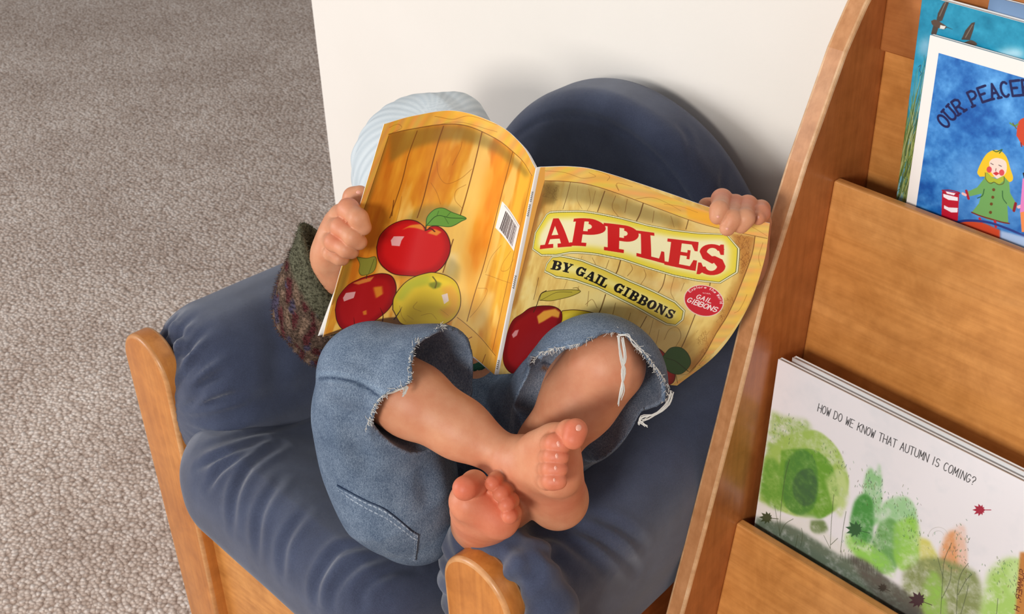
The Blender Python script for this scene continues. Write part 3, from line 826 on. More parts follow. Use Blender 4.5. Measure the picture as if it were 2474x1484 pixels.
for a in ([(490,200),(470,280),(445,360)], [(695,252),(675,310),(652,375)], [(925,325),(905,390),(885,430)], [(1195,425),(1180,480)], [(790,665),(770,730),(750,760)], [(1060,740),(1040,820),(1005,870)], [(700,870),(670,960),(650,1000)], [(945,1000),(900,1080),(880,1110)], [(1325,800),(1320,830)], [(1235,990),(1200,1080),(1140,1210)], [(300,770),(270,900)]):
    c.line(a, 5, (92, 56, 20), 0.85)
for a in ([(535,220),(530,300),(560,360)], [(600,240),(610,320),(590,370)], [(640,250),(620,330)], [(760,280),(740,350),(790,420)], [(830,300),(815,380)], [(990,370),(980,440)], [(1090,400),(1110,470)], [(560,640),(540,690)], [(620,650),(640,700),(600,730)], [(720,665),(700,720),(690,740)], [(850,690),(860,720),(830,760)], [(930,720),(940,760),(910,810)], [(1110,765),(1090,850),(1110,900)], [(1170,800),(1150,850)], [(470,790),(450,840)], [(540,820),(530,860)], [(600,850),(590,940)], [(760,920),(740,1000)], [(850,980),(830,1040)], [(985,1020),(960,1110)], [(1050,1140),(1080,1080),(1130,1070),(1150,1120),(1120,1180)], [(1020,1080),(1000,1170)], [(430,900),(420,960)], [(580,930),(620,900),(650,950)]):
    c.line(a, 2.4, (110, 66, 24), 0.75)
rr = np.random.default_rng(8)
def scribble(cx, cy, rx, ry, nn, colr):
    for _ in range(nn):
        x, y = cx + rr.uniform(-rx, rx), cy + rr.uniform(-ry, ry)
        c.line([(x, y), (x + rr.uniform(-14, 14), y + rr.uniform(6, 18)), (x + rr.uniform(-16, 16), y + rr.uniform(10, 26))], 1.6, colr, 0.6)
scribble(1520, 620, 40, 110, 90, (120,64,20)); scribble(1420, 960, 50, 90, 60, (130,76,26)); scribble(1300, 1150, 50, 70, 50, (130,76,26)); scribble(370, 250, 40, 40, 40, (90,62,24))
tan2 = lambda X, Y: np.stack([232 + 6 * np.sin(X * .05 + Y * .2), 184 + 10 * np.sin(X * .04 + Y * .1), 88 + 10 * np.sin(X * .03)], -1)
c.fill([(1590,515),(1690,440),(1660,640),(1600,820),(1500,1020),(1330,1230),(1160,1420),(1090,1420),(1210,1330),(1345,1130),(1425,1000),(1505,820),(1572,640)], tan2)
c.line([(1593,520),(1572,640),(1505,820),(1425,1000),(1345,1130),(1200,1335)], 5, (116,66,22), 0.85)
c.fill([(1540,800),(1640,640),(1600,830),(1500,1020),(1420,1120)], (246,196,70), 0.55, 6); c.line([(1640,560),(1615,640),(1625,700)], 2.4, (150,96,36), 0.7); c.line([(1545,870),(1500,960),(1470,980)], 2.4, (150,96,36), 0.7); c.line([(1300,1240),(1260,1290),(1280,1300)], 2.4, (150,96,36), 0.7)
c.fill([(315,100),(450,88),(640,125),(800,180),(1000,255),(1200,335),(1400,400),(1680,430),(1670,530),(1590,520),(1360,470),(1190,420),(1000,350),(800,275),(650,225),(480,195),(330,190)], tan2)
c.line([(330,190),(480,196),(650,226),(800,276),(1000,351),(1190,421),(1360,471),(1665,535)], 5, (110,64,22), 0.85)
c.fill([(1180,340),(1340,390),(1380,470),(1190,410)], (248,178,40), 0.75, 5)
for a in ([(330,130),(450,140),(560,175),(640,165),(600,140)], [(880,300),(980,290),(1080,330),(1150,370)], [(1545,450),(1600,480),(1665,520)], [(760,215),(780,250),(770,205),(860,225)], [(1050,330),(1150,345),(1250,380)], [(640,130),(720,160),(710,190)]): c.line(a, 2.4, (150,92,34), 0.8)
c.fill([(315,100),(340,98),(335,200),(290,350),(200,720),(120,1000),(60,1330),(0,1330),(90,900),(200,480)], (222,160,70)); c.line([(335,195),(295,345),(205,720),(125,1000)], 4, (116,66,22), 0.7)
# title plaque
plq = [(345,388),(370,372),(500,367),(640,378),(800,410),(950,450),(1100,480),(1250,498),(1425,507),(1503,595),(1492,740),(1385,806),(1250,792),(1100,762),(950,717),(800,667),(650,637),(480,627),(400,642),(315,642),(260,602),(276,500)]
def plaque(pts, inner, ed):
    p = c.uv(pts); c.fill(p, (74,76,38), raw=True); ce = p.mean(0)
    def shrink(k):
        d = np.roll(p, -1, 0) - np.roll(p, 1, 0); n = np.stack([d[:, 1], -d[:, 0]], 1); n /= np.linalg.norm(n, axis=1)[:, None] + 1e-9
        area2 = np.sum(p[:, 0] * np.roll(p[:, 1], -1) - np.roll(p[:, 0], -1) * p[:, 1])
        return p - n * k * c.unit * (1 if area2 > 0 else -1)
    c.fill(shrink(1.2), (238,232,186), raw=True); c.fill(shrink(4.6), (70,82,36), raw=True); c.fill(shrink(6.2), ed, raw=True)
    bx, m_ = c.maskpoly([shrink(22)], 9); c.put(bx, m_ * 0.95, inner)
plaque(plq, (246,240,196), (232,214,64))
red = (206, 22, 24)
for q, ch in (([(330,420),(470,416),(497,582),(308,598)], 'A'), ([(511,418),(703,430),(690,596),(482,578)], 'P'), ([(690,443),(900,470),(884,634),(692,604)], 'P'), ([(886,488),(1040,508),(1052,684),(886,640)], 'L'), ([(1072,536),(1258,558),(1236,728),(1052,690)], 'E'), ([(1262,566),(1422,574),(1416,760),(1240,746)], 'S')):
    c.solid(q, SLAB[ch], red, bold=3)
plaque([(380,640),(430,633),(560,660),(700,715),(850,785),(1000,850),(1120,910),(1177,965),(1167,1022),(1120,1060),(1060,1052),(950,992),(800,912),(650,837),(520,792),(400,772),(333,737),(345,685)], (244,234,160), (226,200,70))
for (x, y, a, w_, ch) in ((408,697,10,60,'B'), (470,710,14,60,'Y'), (553,733,20,56,'G'), (612,760,24,58,'A'), (655,779,24,32,'I'), (690,797,24,48,'L'), (780,832,26,56,'G'), (826,855,26,32,'I'), (870,879,27,54,'B'), (924,906,27,54,'B'), (976,931,26,54,'O'), (1031,958,26,58,'N'), (1088,986,25,46,'S')):
    a = math.radians(a); d = np.array([math.cos(a), math.sin(a)]) * w_ / 2; u_ = np.array([math.sin(a) + 0.12, -math.cos(a)]) * 27; o_ = np.array([x, y])
    c.solid([o_ - d + u_, o_ + d + u_, o_ + d - u_, o_ - d - u_], SLAB[ch], (22, 20, 20), bold=1.5)
# round sticker
c.fill([(1287 + 120 * math.cos(a), 907 + 95 * math.sin(a) + 12 * math.cos(a)) for a in np.linspace(0, 6.28, 40)[:-1]], (236,210,190))
c.fill([(1287 + 114 * math.cos(a), 907 + 90 * math.sin(a) + 12 * math.cos(a)) for a in np.linspace(0, 6.28, 40)[:-1]], (204,28,48))
wh = (250, 236, 232)
c.text('GAIL', [(1240,892),(1330,922)], 30, 1, 5.5, wh, FONT, gap=0.35); c.text('GIBBONS', [(1185,912),(1358,975)], 33, 1, 6, wh, FONT, gap=0.3)
c.text('Explore the World', [(1205,858),(1240,836),(1300,834),(1350,860),(1380,900),(1384,925)], 17, 1, 3, wh, FONT, gap=0.3)
c.text('with', [(1280,862),(1326,870)], 9, 1, 2, wh, FONT)
# apples of the front cover
apple(c, [(440,968),(520,962),(620,978),(700,1020),(720,1120),(640,1220),(520,1240),(440,1180),(425,1060)], (232,208,64), (206,176,44), [])
apple(c, [(200,985),(250,950),(320,938),(390,942),(432,968),(440,1015),(425,1065),(400,1180),(330,1290),(240,1340),(150,1345),(95,1290),(90,1200),(120,1080),(150,1020)], (150,20,24), (118,14,18),
      [([(290,1000),(330,968),(400,955),(428,975),(420,1010),(380,1000),(330,1030),(300,1045)], (232,170,60), 0.9, 2), ([(140,1110),(160,1085),(182,1080),(170,1115),(148,1130)], (220,170,170), 0.8, 1)])
p = c.fill([(305,905),(320,862),(370,848),(450,842),(545,846),(520,870),(460,890),(380,907)], (186,168,60), smooth=True); c.line(np.vstack([p, p[:1]]), c.px(4), (70,60,24), 0.9, raw=True, smooth=False)
c.line([(545,846),(530,830),(505,832)], 4, (120,100,40)); c.line([(310,905),(400,860),(500,856)], 3, (90,80,30)); c.line([(270,975),(290,930),(312,870),(345,848)], 8, (60,40,20))
apple(c, [(930,1190),(1000,1185),(1060,1230),(1110,1310),(1100,1400),(1000,1440),(900,1420),(880,1260)], (176,24,24), (140,16,18), [([(960,1200),(1020,1220),(1040,1260),(990,1250)], (226,150,50), 0.85, 3)])
c.line([(985,1215),(990,1180),(975,1170)], 7, (40,40,20))
p = c.fill([(1042,1240),(1088,1190),(1150,1188),(1195,1230),(1205,1290),(1150,1345),(1085,1335),(1050,1290)], (44,98,50), smooth=True); c.line(np.vstack([p, p[:1]]), c.px(4), (20,50,24), 0.9, raw=True, smooth=False); c.line([(1060,1250),(1120,1270),(1195,1330)], 4, (20,56,26))
for a in ([(1240,1300),(1200,1340),(1150,1350)], [(1120,1350),(1130,1400)], [(1250,1310),(1290,1300)]): c.line(a, 3, (80,70,24), 0.8)
sheet('front_cover', S_front, c.W, c.H, [ink, paper], book, 0.0007, c.arr())
# spine, pages
S_spine = coons([lrig[0], sp_t - np.array([0, 0.001, 0]), rlef[0]], [lrig[-1], sp_b - np.array([0, 0.001, 0]), rlef[-1]], lrig, rlef)
c = Canvas(26, 520, S_spine).frame(0, 0, 1); c.c[:] = (236, 232, 226)
for v0, v1 in ((0.12, 0.17), (0.185, 0.245), (0.54, 0.60), (0.93, 0.97)):
    for k in np.arange(v0, v1, 0.009): c.line([(8, k * 520), (17, k * 520 + 2)], 1.6, (60,60,60), raw=True, smooth=False); c.line([(8 if int(k * 1e4) % 2 else 17, k * 520), (8 if int(k * 1e4) % 2 else 17, k * 520 + 3)], 1.4, (60,60,60), raw=True, smooth=False)
sheet('spine', S_spine, c.W, c.H, [ink, paper], book, 0.0007, c.arr())
def behind(S, dist, wave=0.0):
    def T(u, v):
        e = 1e-3; u = np.asarray(u, float); v = np.asarray(v, float)
        p = S(u, v); du = S(np.clip(u + e, 0, 1), v) - S(np.clip(u - e, 0, 1), v); dv = S(u, np.clip(v + e, 0, 1)) - S(u, np.clip(v - e, 0, 1))
        n = np.cross(du, dv); n /= np.linalg.norm(n, axis=-1)[..., None] + 1e-12
        s = np.where((n @ np.array([0.6, -0.55, 0.55])) > 0, 1.0, -1.0)[..., None]
        return p - n * s * dist
    return T
sheet('page_block', behind(S_back, 0.0016), 50, 50, paper, book, 0.0025, u0=0.025, u1=0.99, v0=0.012, v1=0.992)
sheet('page_block', behind(S_front, 0.0016), 50, 50, paper, book, 0.0025, u0=0.01, u1=0.990, v0=0.012, v1=0.992)
# one loose leaf fanning out past the lower left corner
lf = [P(935,302,1.2515), P(890,455,1.287), P(845,605,1.323), P(796,735,1.357), P(768,812,1.374)]
S_leaf = coons(along(ltop, lf[0], P(1292,409,1.156), 1.0), along(ltop, lf[-1], P(1192,905,1.296), 0.75), lf, [P(1292,409,1.156), P(1244,645,1.223), P(1192,905,1.296)])
sheet('loose_page', S_leaf, 60, 50, paper, book, 0.0003)
# ------------------------------------------------------------------ the child: one continuous body
class Flesh:
    """union of tapered limbs; each chain (finger, toe) blends into the body but stays apart from its neighbours"""
    def __init__(s): s.a, s.b, s.ra, s.rb, s.g, s.k = [], [], [], [], [], []
    def cone(s, a, b, ra, rb, g=0, k=0.02):
        s.a.append(a); s.b.append(b); s.ra.append(ra); s.rb.append(rb); s.g.append(g); s.k.append(k)
    def chain(s, pts, rad, g, k=0.004):
        for i in range(len(pts) - 1): s.cone(pts[i], pts[i + 1], rad[i], rad[i + 1], g, k)
    def done(s):
        s.a = np.array(s.a, float); s.b = np.array(s.b, float); s.ra = np.array(s.ra); s.rb = np.array(s.rb); s.g = np.array(s.g); s.k = np.array(s.k); return s
    def one(s, i, p):
        ab = s.b[i] - s.a[i]; L2 = ab @ ab + 1e-12
        t = np.clip(((p - s.a[i]) @ ab) / L2, 0, 1)
        t = t * t * (3 - 2 * t) if False else t
        return np.linalg.norm(p - s.a[i] - t[:, None] * ab, axis=1) - (s.ra[i] + t * (s.rb[i] - s.ra[i]))
    def ev(s, p, ids):
        base = None; ch = {}
        for i in ids:
            d = s.one(i, p); g = s.g[i]
            if g == 0: base = d if base is None else smin(base, d, s.k[i])
            else: ch[g] = d if g not in ch else smin(ch[g], d, 0.005)
        if base is None: base = np.full(len(p), 0.5)
        out = base
        for g, d in ch.items(): out = np.minimum(out, smin(base, d, 0.0026))
        return out
    def __call__(s, p): return s.ev(p, range(len(s.ra)))
    def prep(s, cen):
        c = cen[None]
        d = np.array([s.one(i, c)[0] for i in range(len(s.ra))])
        ids = np.where(d < max(d.min(), 0) + 0.065)[0]
        return lambda p: s.ev(p, ids)
def W(x, y, z): return np.array([x, y, z])
FWD = np.array([0.87, -0.49, 0.0]); LEFT = np.array([0.49, 0.87, 0.0])   # the way the child sits
hipR, hipL = W(-0.866, 0.680, 0.372), W(-0.812, 0.778, 0.368)
kneeR, kneeL = P(897, 905, 1.225), P(1464, 884, 1.198)
ankR, ankL = P(1240, 1114, 1.190), P(1238, 1190, 1.262)
pel = (hipR + hipL) / 2
belly = W(-0.895, 0.755, 0.430); chest = W(-0.985, 0.805, 0.470); neck = W(-1.035, 0.840, 0.515)
HEAD = P(1045, 440, 1.53) + W(-0.004, 0.002, -0.014)
shR, shL = neck - LEFT * 0.105 + W(0, 0, -0.035), neck + LEFT * 0.105 + W(0, 0, -0.035)
elR, wrR = P(800, 790, 1.50), P(793, 655, 1.378)
elL, wrL = W(-0.800, 0.935, 0.545), P(1800, 640, 1.300)

F = Flesh()
F.cone(pel, belly, 0.070, 0.072, k=0.03); F.cone(belly, chest, 0.072, 0.070, k=0.03)
F.cone(chest - LEFT * 0.045, chest + LEFT * 0.045, 0.062, 0.062, k=0.03)
F.cone(hipR, hipL, 0.060, 0.060, k=0.03)
F.cone(shR, shL, 0.036, 0.036, k=0.03); F.cone(chest, neck, 0.05, 0.036, k=0.03); F.cone(neck, HEAD, 0.036, 0.034, k=0.02)
# head with a face that looks down into the book
fd = FWD * 0.93 + W(0, 0, -0.36); fd /= np.linalg.norm(fd); hu = np.cross(fd, LEFT); hu = hu if hu[2] > 0 else -hu
def H(f, l, u): return HEAD + fd * f + LEFT * l + hu * u
F.cone(H(-0.018, 0, 0.015), H(0.012, 0, 0.015), 0.082, 0.080, k=0.02)
F.cone(H(0.01, 0, -0.01), H(0.028, 0, -0.052), 0.062, 0.034, k=0.02)      # cheeks to chin
F.cone(H(0.05, -0.03, -0.022), H(0.05, 0.03, -0.022), 0.030, 0.030, k=0.02)
F.cone(H(0.083, 0, 0.002), H(0.094, 0, -0.014), 0.006, 0.010, k=0.01)     # nose
F.cone(H(0.076, -0.013, -0.040), H(0.076, 0.013, -0.040), 0.007, 0.007, k=0.006)
for s_ in (-1, 1):
    F.cone(H(-0.004, s_ * 0.084, 0.008), H(-0.006, s_ * 0.084, -0.018), 0.010, 0.008, k=0.006)   # ears
    F.cone(H(0.078, s_ * 0.030, 0.008), H(0.079, s_ * 0.028, 0.008), 0.011, 0.011, k=0.004)      # eyes
# arms
F.cone(shR, elR, 0.034, 0.028, k=0.02); F.cone(elR, wrR, 0.028, 0.0215, k=0.02)
F.cone(shL, elL, 0.034, 0.028, k=0.02); F.cone(elL, wrL, 0.028, 0.0205, k=0.02)
# legs: thigh, knee, calf, ankle
for hip, kn, an, sgn in ((hipR, kneeR, ankR, 1), (hipL, kneeL, ankL, -1)):
    F.cone(hip, kn, 0.054, 0.032, k=0.02)
    a = an - kn; back = np.cross(np.cross(a, hip - kn), a); back /= np.linalg.norm(back)
    F.cone(kn, kn + 0.30 * a + back * 0.004, 0.0325, 0.0325, k=0.02)
    F.cone(kn + 0.30 * a + back * 0.004, kn + 0.62 * a + back * 0.003, 0.0325, 0.0255, k=0.02)
    F.cone(kn + 0.62 * a + back * 0.003, an, 0.0255, 0.0180, k=0.02)

# right foot (toes towards the viewer, lying on its outer edge)
heel = P(1347, 1206, 1.235)
F.cone(ankR, P(1268, 1130, 1.185), 0.0188, 0.0195, k=0.012)
F.cone(P(1268, 1130, 1.188), heel, 0.021, 0.0235, k=0.015)
mb, lb = P(1362, 1066, 1.120), P(1352, 1158, 1.135)
F.cone(P(1275, 1108, 1.175), P(1338, 1072, 1.130), 0.0195, 0.0125, k=0.015)
F.cone(P(1275, 1130, 1.175), P(1338, 1150, 1.140), 0.0205, 0.0140, k=0.015)
F.cone(heel, P(1358, 1150, 1.148), 0.023, 0.0165, k=0.02)
F.cone(heel, P(1362, 1085, 1.140), 0.020, 0.0120, k=0.02)
F.cone(P(1352, 1080, 1.122), P(1350, 1150, 1.132), 0.0125, 0.0135, k=0.015)
F.cone(P(1300, 1085, 1.150), P(1352, 1052, 1.110), 0.014, 0.0105, k=0.015)
F.chain([P(1344, 1058, 1.120), P(1374, 1043, 1.092), P(1391, 1040, 1.079), P(1385, 1060, 1.077)], [0.0108, 0.0094, 0.0088, 0.0092], 1)
for g, (y0, y1, y2, dx, r) in enumerate([(1076, 1074, 1073, 6, .0080), (1105, 1104, 1103, 1, .0075), (1134, 1134, 1133, -2, .0074), (1160, 1162, 1162, -3, .0070)]):
    F.chain([P(1316 + dx, y0, 1.134), P(1324 + dx, y1, 1.104), P(1336 + dx, y2, 1.093), P(1353 + dx, y2 + 1, 1.091)], [r, r * 1.02, r * 1.04, r * 1.0], 2 + g)
# left foot (sole to the viewer)
heel = P(1152, 1282, 1.325)
F.cone(ankL, P(1222, 1212, 1.258), 0.0188, 0.020, k=0.012)
F.cone(P(1222, 1214, 1.256), heel, 0.020, 0.0225, k=0.02)
F.cone(P(1215, 1205, 1.250), P(1138, 1200, 1.190), 0.0185, 0.0135, k=0.02)
F.cone(P(1225, 1220, 1.245), P(1208, 1248, 1.195), 0.0165, 0.0125, k=0.02)
F.cone(heel, P(1130, 1218, 1.185), 0.0215, 0.0130, k=0.02)
F.cone(heel, P(1206, 1262, 1.190), 0.0205, 0.0135, k=0.02)
F.cone(P(1134, 1216, 1.180), P(1206, 1246, 1.186), 0.0125, 0.0125, k=0.015)
F.cone(P(1152, 1240, 1.215), P(1160, 1268, 1.275), 0.019, 0.022, k=0.02)
F.chain([P(1142, 1190, 1.184), P(1146, 1168, 1.166), P(1123, 1180, 1.148)], [0.0115, 0.0112, 0.0112], 11)
for g, (x, y, xt, yt, r) in enumerate([(1183, 1192, 1193, 1165, .0068), (1202, 1210, 1213, 1189, .0073), (1215, 1227, 1227, 1215, .0074), (1222, 1250, 1234, 1244, .0069)]):
    F.chain([P(x, y, 1.182), P(xt + 5, yt - 5, 1.168), P(xt - 3, yt + 4, 1.150)], [r, r, r * 1.02], 12 + g)
# right hand: fingers wrapped over the edge of the cover
kn = [P(824, 520, 1.322), P(808, 548, 1.326), P(800, 580, 1.330), P(799, 606, 1.334)]
for i, q in enumerate(kn):
    F.cone(wrR, q, 0.0200 if i in (1, 2) else 0.017, 0.0112, k=0.012)
F.cone(P(800, 612, 1.345), P(824, 540, 1.338), 0.0170, 0.0145, k=0.012)
F.chain([kn[0], P(842, 506, 1.292), P(866, 528, 1.272), P(878, 549, 1.274)], [0.0115, 0.0104, 0.0092, 0.0082], 21)
F.chain([kn[1], P(824, 550, 1.292), P(852, 572, 1.276), P(868, 585, 1.279)], [0.0112, 0.0098, 0.0088, 0.0080], 22)
F.chain([kn[2], P(808, 585, 1.296), P(836, 602, 1.284), P(850, 608, 1.287)], [0.0110, 0.0094, 0.0082, 0.0074], 23)
F.chain([kn[3], P(800, 612, 1.310), P(820, 624, 1.306), P(830, 626, 1.308)], [0.0096, 0.0076, 0.0066, 0.0060], 24)
F.chain([P(822, 560, 1.356), P(842, 506, 1.340), P(853, 476, 1.325), P(870, 469, 1.321)], [0.0150, 0.0108, 0.0094, 0.0088], 25)
# left hand: over the top edge
kn = [P(1752, 512, 1.236), P(1782, 520, 1.240), P(1812, 528, 1.242), P(1836, 538, 1.242)]
for i, q in enumerate(kn):
    F.cone(wrL, q, 0.019, 0.0108, k=0.012)
F.chain([kn[0], P(1744, 482, 1.212), P(1738, 508, 1.168), P(1733, 524, 1.166)], [0.0105, 0.0092, 0.0080, 0.0070], 31)
F.chain([kn[1], P(1776, 496, 1.212), P(1769, 530, 1.168), P(1757, 552, 1.166)], [0.0105, 0.0092, 0.0082, 0.0070], 32)
F.chain([kn[2], P(1806, 497, 1.214), P(1800, 528, 1.172), P(1790, 546, 1.172)], [0.0103, 0.0090, 0.0080, 0.0070], 33)
F.chain([kn[3], P(1838, 506, 1.218), P(1840, 516, 1.196), P(1832, 527, 1.186)], [0.0095, 0.0080, 0.0072, 0.0064], 34)
F.chain([P(1765, 580, 1.262), P(1735, 530, 1.232), P(1716, 500, 1.224), P(1704, 496, 1.222)], [0.0130, 0.0095, 0.0078, 0.0066], 35)
F.done()
bv, bf = mesh_sdf(F, (-1.25, 0.40, 0.28), (-0.48, 1.10, 0.72), 0.0013, 12, F.prep)

# skin: even tone with pinker toes, soles, knuckles, nails
def spots(v, lst):
    w = np.zeros(len(v))
    for c_, r, a in lst: w = np.maximum(w, a * np.exp(-((v - c_) ** 2).sum(1) / (r * r)))
    return w
sk = np.ones((len(bv), 3)) * lin((212, 152, 116))
toe = [(P(1388, 1050, 1.074), .019, 1.0)] + [(P(1345, y, 1.088), .016, .85) for y in (1074, 1103, 1132, 1160)]
toe += [(P(1124, 1180, 1.142), .020, 1.0)] + [(P(x, y, 1.148), .014, 1.0) for x, y in ((1192, 1166), (1211, 1190), (1226, 1214), (1234, 1244))]
toe += [(P(1190, 1240, 1.180), .034, .8), (P(1135, 1225, 1.18), .026, .6), (P(1150, 1290, 1.215), .04, .55), (P(1375, 1190, 1.18), .034, .6), (P(1380, 1120, 1.13), .03, .5)]
toe += [(P(x, y, 1.29), .013, .55) for x, y in ((848, 508), (830, 548), (816, 580), (858, 470))] + [(P(x, y, 1.20), .015, .7) for x, y in ((1742, 490), (1774, 505), (1805, 505), (1840, 512), (1735, 524), (1757, 550), (1790, 545))]
w = spots(bv, toe)[:, None]
sk = sk * (1 - w) + lin((214, 114, 84)) * w
w = spots(bv, [(kneeR, .05, .35), (kneeL, .06, .35), (ankR, .03, .2)])[:, None]
sk = sk * (1 - w) + lin((214, 140, 110)) * w
w = spots(bv, [(H(0.082, s_ * 0.030, 0.008), .009, 1.0) for s_ in (-1, 1)])[:, None]; sk = sk * (1 - w) + lin((70, 60, 55)) * w
w = spots(bv, [(H(0.080, s_ * 0.010, -0.040), .011, .8) for s_ in (-1, 0, 1)])[:, None]; sk = sk * (1 - w) + lin((196, 92, 84)) * w
m = Mat('skin', 0.5, 0.35)
a = m.n('ShaderNodeAttribute'); a.attribute_name = 'paint'
mot = m.ramp(m.noise(m.co(), 60, 4), [(0.3, (244, 228, 222)), (0.7, (255, 255, 255))])
m.color(m.mix(1.0, a.outputs['Color'], mot, 'MULTIPLY'))
m.set(Subsurface_Weight=0.12, Subsurface_Scale=0.006); m.b.inputs['Subsurface Radius'].default_value = (1.0, 0.4, 0.25)
m.bump(m.noise(m.co(), 500, 3), 0.0004, 0.35)
skin = m.m
nailm = Mat('nail', 0.3, 0.5).color((230, 164, 142)).m
# nails: small shells set into the finger and toe tips, part of the same body mesh
nv, nf = [], []
bb = bvh_of(bv, bf)
def nail(x, y, rx, ry, rot):
    cr, sr = math.cos(rot), math.sin(rot); ring_ = []
    for k, q in ((0.0, 1), (0.55, 12), (1.0, 12)):
        for i in range(q):
            a_ = 2 * math.pi * i / q; ex, ey = rx * k * math.cos(a_), ry * k * math.sin(a_)
            h = bb.ray_cast(Vector(O3), Vector(ray(x + ex * cr - ey * sr, y + ex * sr + ey * cr)))
            if h[0] is None: return
            ring_.append((np.array(h[0]), np.array(h[1]), k))
    d0 = np.median([np.linalg.norm(r[0] - O3) for r in ring_])
    if any(abs(np.linalg.norm(r[0] - O3) - d0) > 0.009 for r in ring_): return
    o = len(nv)
    for p_, n_, k in ring_: nv.append(p_ + n_ * (0.0006 if k < 1 else -0.0004))
    for i in range(12):
        j = (i + 1) % 12
        nf.append((o, o + 1 + i, o + 1 + j)); nf.append((o + 1 + i, o + 13 + i, o + 13 + j, o + 1 + j))
for q in ((1398, 1034, 9, 10, 0.3), (1349, 1073, 5, 9, -0.2), (1345, 1102, 4.5, 8, 0), (1342, 1131, 4, 7, 0), (1339, 1160, 3.5, 6, 0), (866, 465, 7, 6, 0.4), (1832, 525, 4, 5, 0), (1735, 524, 5, 4, 0), (1757, 553, 5, 4, 0)): nail(*q)
allv = np.vstack([bv, np.array(nv)]) if nv else bv
fl = [tuple(int(i) for i in q) for q in bf] + [tuple(i + len(bv) for i in q) for q in nf]
person = obj('person', allv, fl, [skin, nailm], None, True, mi=[0] * len(bf) + [1] * len(nf), col=np.vstack([sk, np.ones((len(nv), 3)) * lin((230, 164, 142))]) if nv else sk)
tag(person, 'barefoot child in grey beanie and cut-off jeans reading in the armchair, ankles crossed', 'person')
# ------------------------------------------------------------------ clothing (children of the child)
CAMR, CAMU = ROT[:, 0], ROT[:, 1]
def cone_d(p, a, b, ra, rb):
    ab = b - a; t = np.clip(((p - a) @ ab) / (ab @ ab + 1e-12), 0, 1)
    return np.linalg.norm(p - a - t[:, None] * ab, axis=1) - (ra + t * (rb - ra))
def cones(p, pts, k=0.02):
    d = None
    for (a, ra), (b, rb) in zip(pts[:-1], pts[1:]):
        e = cone_d(p, a, b, ra, rb); d = e if d is None else smin(d, e, k)
    return d
def smax(a, b, k): return -smin(-a, -b, k)

class Leg:                         # trouser leg: a hollow tube round the shin, torn off along a traced edge
    def __init__(s, knee, ankle, rim, r0, r1, near, far_s, seed, hollow=0.012, deep=0.16):
        s.hollow, s.deep = hollow, deep
        s.A = (ankle - knee); s.A = rim - knee; s.A /= np.linalg.norm(s.A)
        s.K, s.R, s.r0, s.r1 = knee, rim, r0, r1
        v = -(knee - O3) / np.linalg.norm(knee - O3); s.e1 = v - s.A * (v @ s.A); s.e1 /= np.linalg.norm(s.e1); s.e2 = np.cross(s.A, s.e1)
        s.L = np.linalg.norm(rim - knee)
        th, ss = [], []
        for x, y in crom([(a, b, 0) for a, b in near], 60)[:, :2]:
            r = ray(x, y); t = 0.95; hit = None
            for _ in range(80):
                q = O3 + r * t; d = s.tube(q[None])[0]
                if d < 0.0005: hit = q; break
                t += d * 0.8
            if hit is None:       # the line skims the silhouette: use the nearest approach
                ts = np.linspace(0.9, 1.5, 400); dd = s.tube(O3 + np.outer(ts, r)); hit = O3 + r * ts[np.argmin(dd)]
            q = hit - s.K; th.append(math.atan2(q @ s.e2, q @ s.e1)); ss.append(q @ s.A)
        o = np.argsort(th); th = np.array(th)[o]; ss = np.array(ss)[o]
        gap0, gap1 = th[-1], th[0] + 2 * np.pi; mid = (gap0 + gap1) / 2
        TT = np.concatenate([th, [gap0 + 0.25 * (gap1 - gap0), mid, gap0 + 0.75 * (gap1 - gap0)]])
        SS = np.concatenate([ss, [0.35 * ss[-1] + 0.65 * far_s, far_s, 0.35 * ss[0] + 0.65 * far_s]])
        s.tt = np.concatenate([TT - 2 * np.pi, TT, TT + 2 * np.pi]); s.ss = np.concatenate([SS] * 3); s.seed = seed
        o = np.argsort(s.tt); s.tt, s.ss = s.tt[o], s.ss[o]
        s.th = th
    def tube(s, p, off=0.0):
        off = off - (0.0022 * lump(p, 45) + 0.0012 * lump(p + 2, 90))
        q = p - s.K; x = q @ s.A
        rad = np.linalg.norm(q - x[:, None] * s.A, axis=1)
        r = s.r0 + (s.r1 - s.r0) * np.clip(x / s.L, 0, 1.15)
        d = (rad - r) * 0.92
        back = np.linalg.norm(q, axis=1) - s.r0
        d = np.where(x < 0, np.maximum(back, -1), d)
        return np.maximum(d, x - 0.16) - off
    def hem(s, p):
        q = p - s.K; x = q @ s.A; th = np.arctan2(q @ s.e2, q @ s.e1)
        ragged = 0.0024 * lump(p + s.seed, 260) + 0.002 * lump(p + 2 * s.seed, 520)
        return (x - np.interp(th, s.tt, s.ss) - ragged) * 0.6
    def edge(s, th, ds=0.0):
        x = np.interp(th, s.tt, s.ss) + ds; r = s.r0 + (s.r1 - s.r0) * np.clip(x / s.L, 0, 1.15)
        r = np.where(x < 0, np.sqrt(np.maximum(s.r0 ** 2 - x ** 2, 1e-8)), r)
        return s.K + s.A * x[:, None] + (np.cos(th)[:, None] * s.e1 + np.sin(th)[:, None] * s.e2) * r[:, None]
legR = Leg(P(893, 903, 1.225), ankR, P(1012, 940, 1.212), 0.046, 0.063,
           [(1075,787), (1040,803), (1003,835), (992,880), (990,925), (950,945), (915,975), (897,1020), (882,1060), (895,1090)], 0.088, 1.0)
legL = Leg(P(1442, 931, 1.208), ankL, P(1420, 962, 1.212), 0.0675, 0.0685,
           [(1606,975), (1620,950), (1598,915), (1565,872), (1540,846), (1515,814), (1480,802), (1440,808), (1405,832), (1350,846), (1300,862), (1282,885)], 0.050, 2.2, 0.064, 0.075)
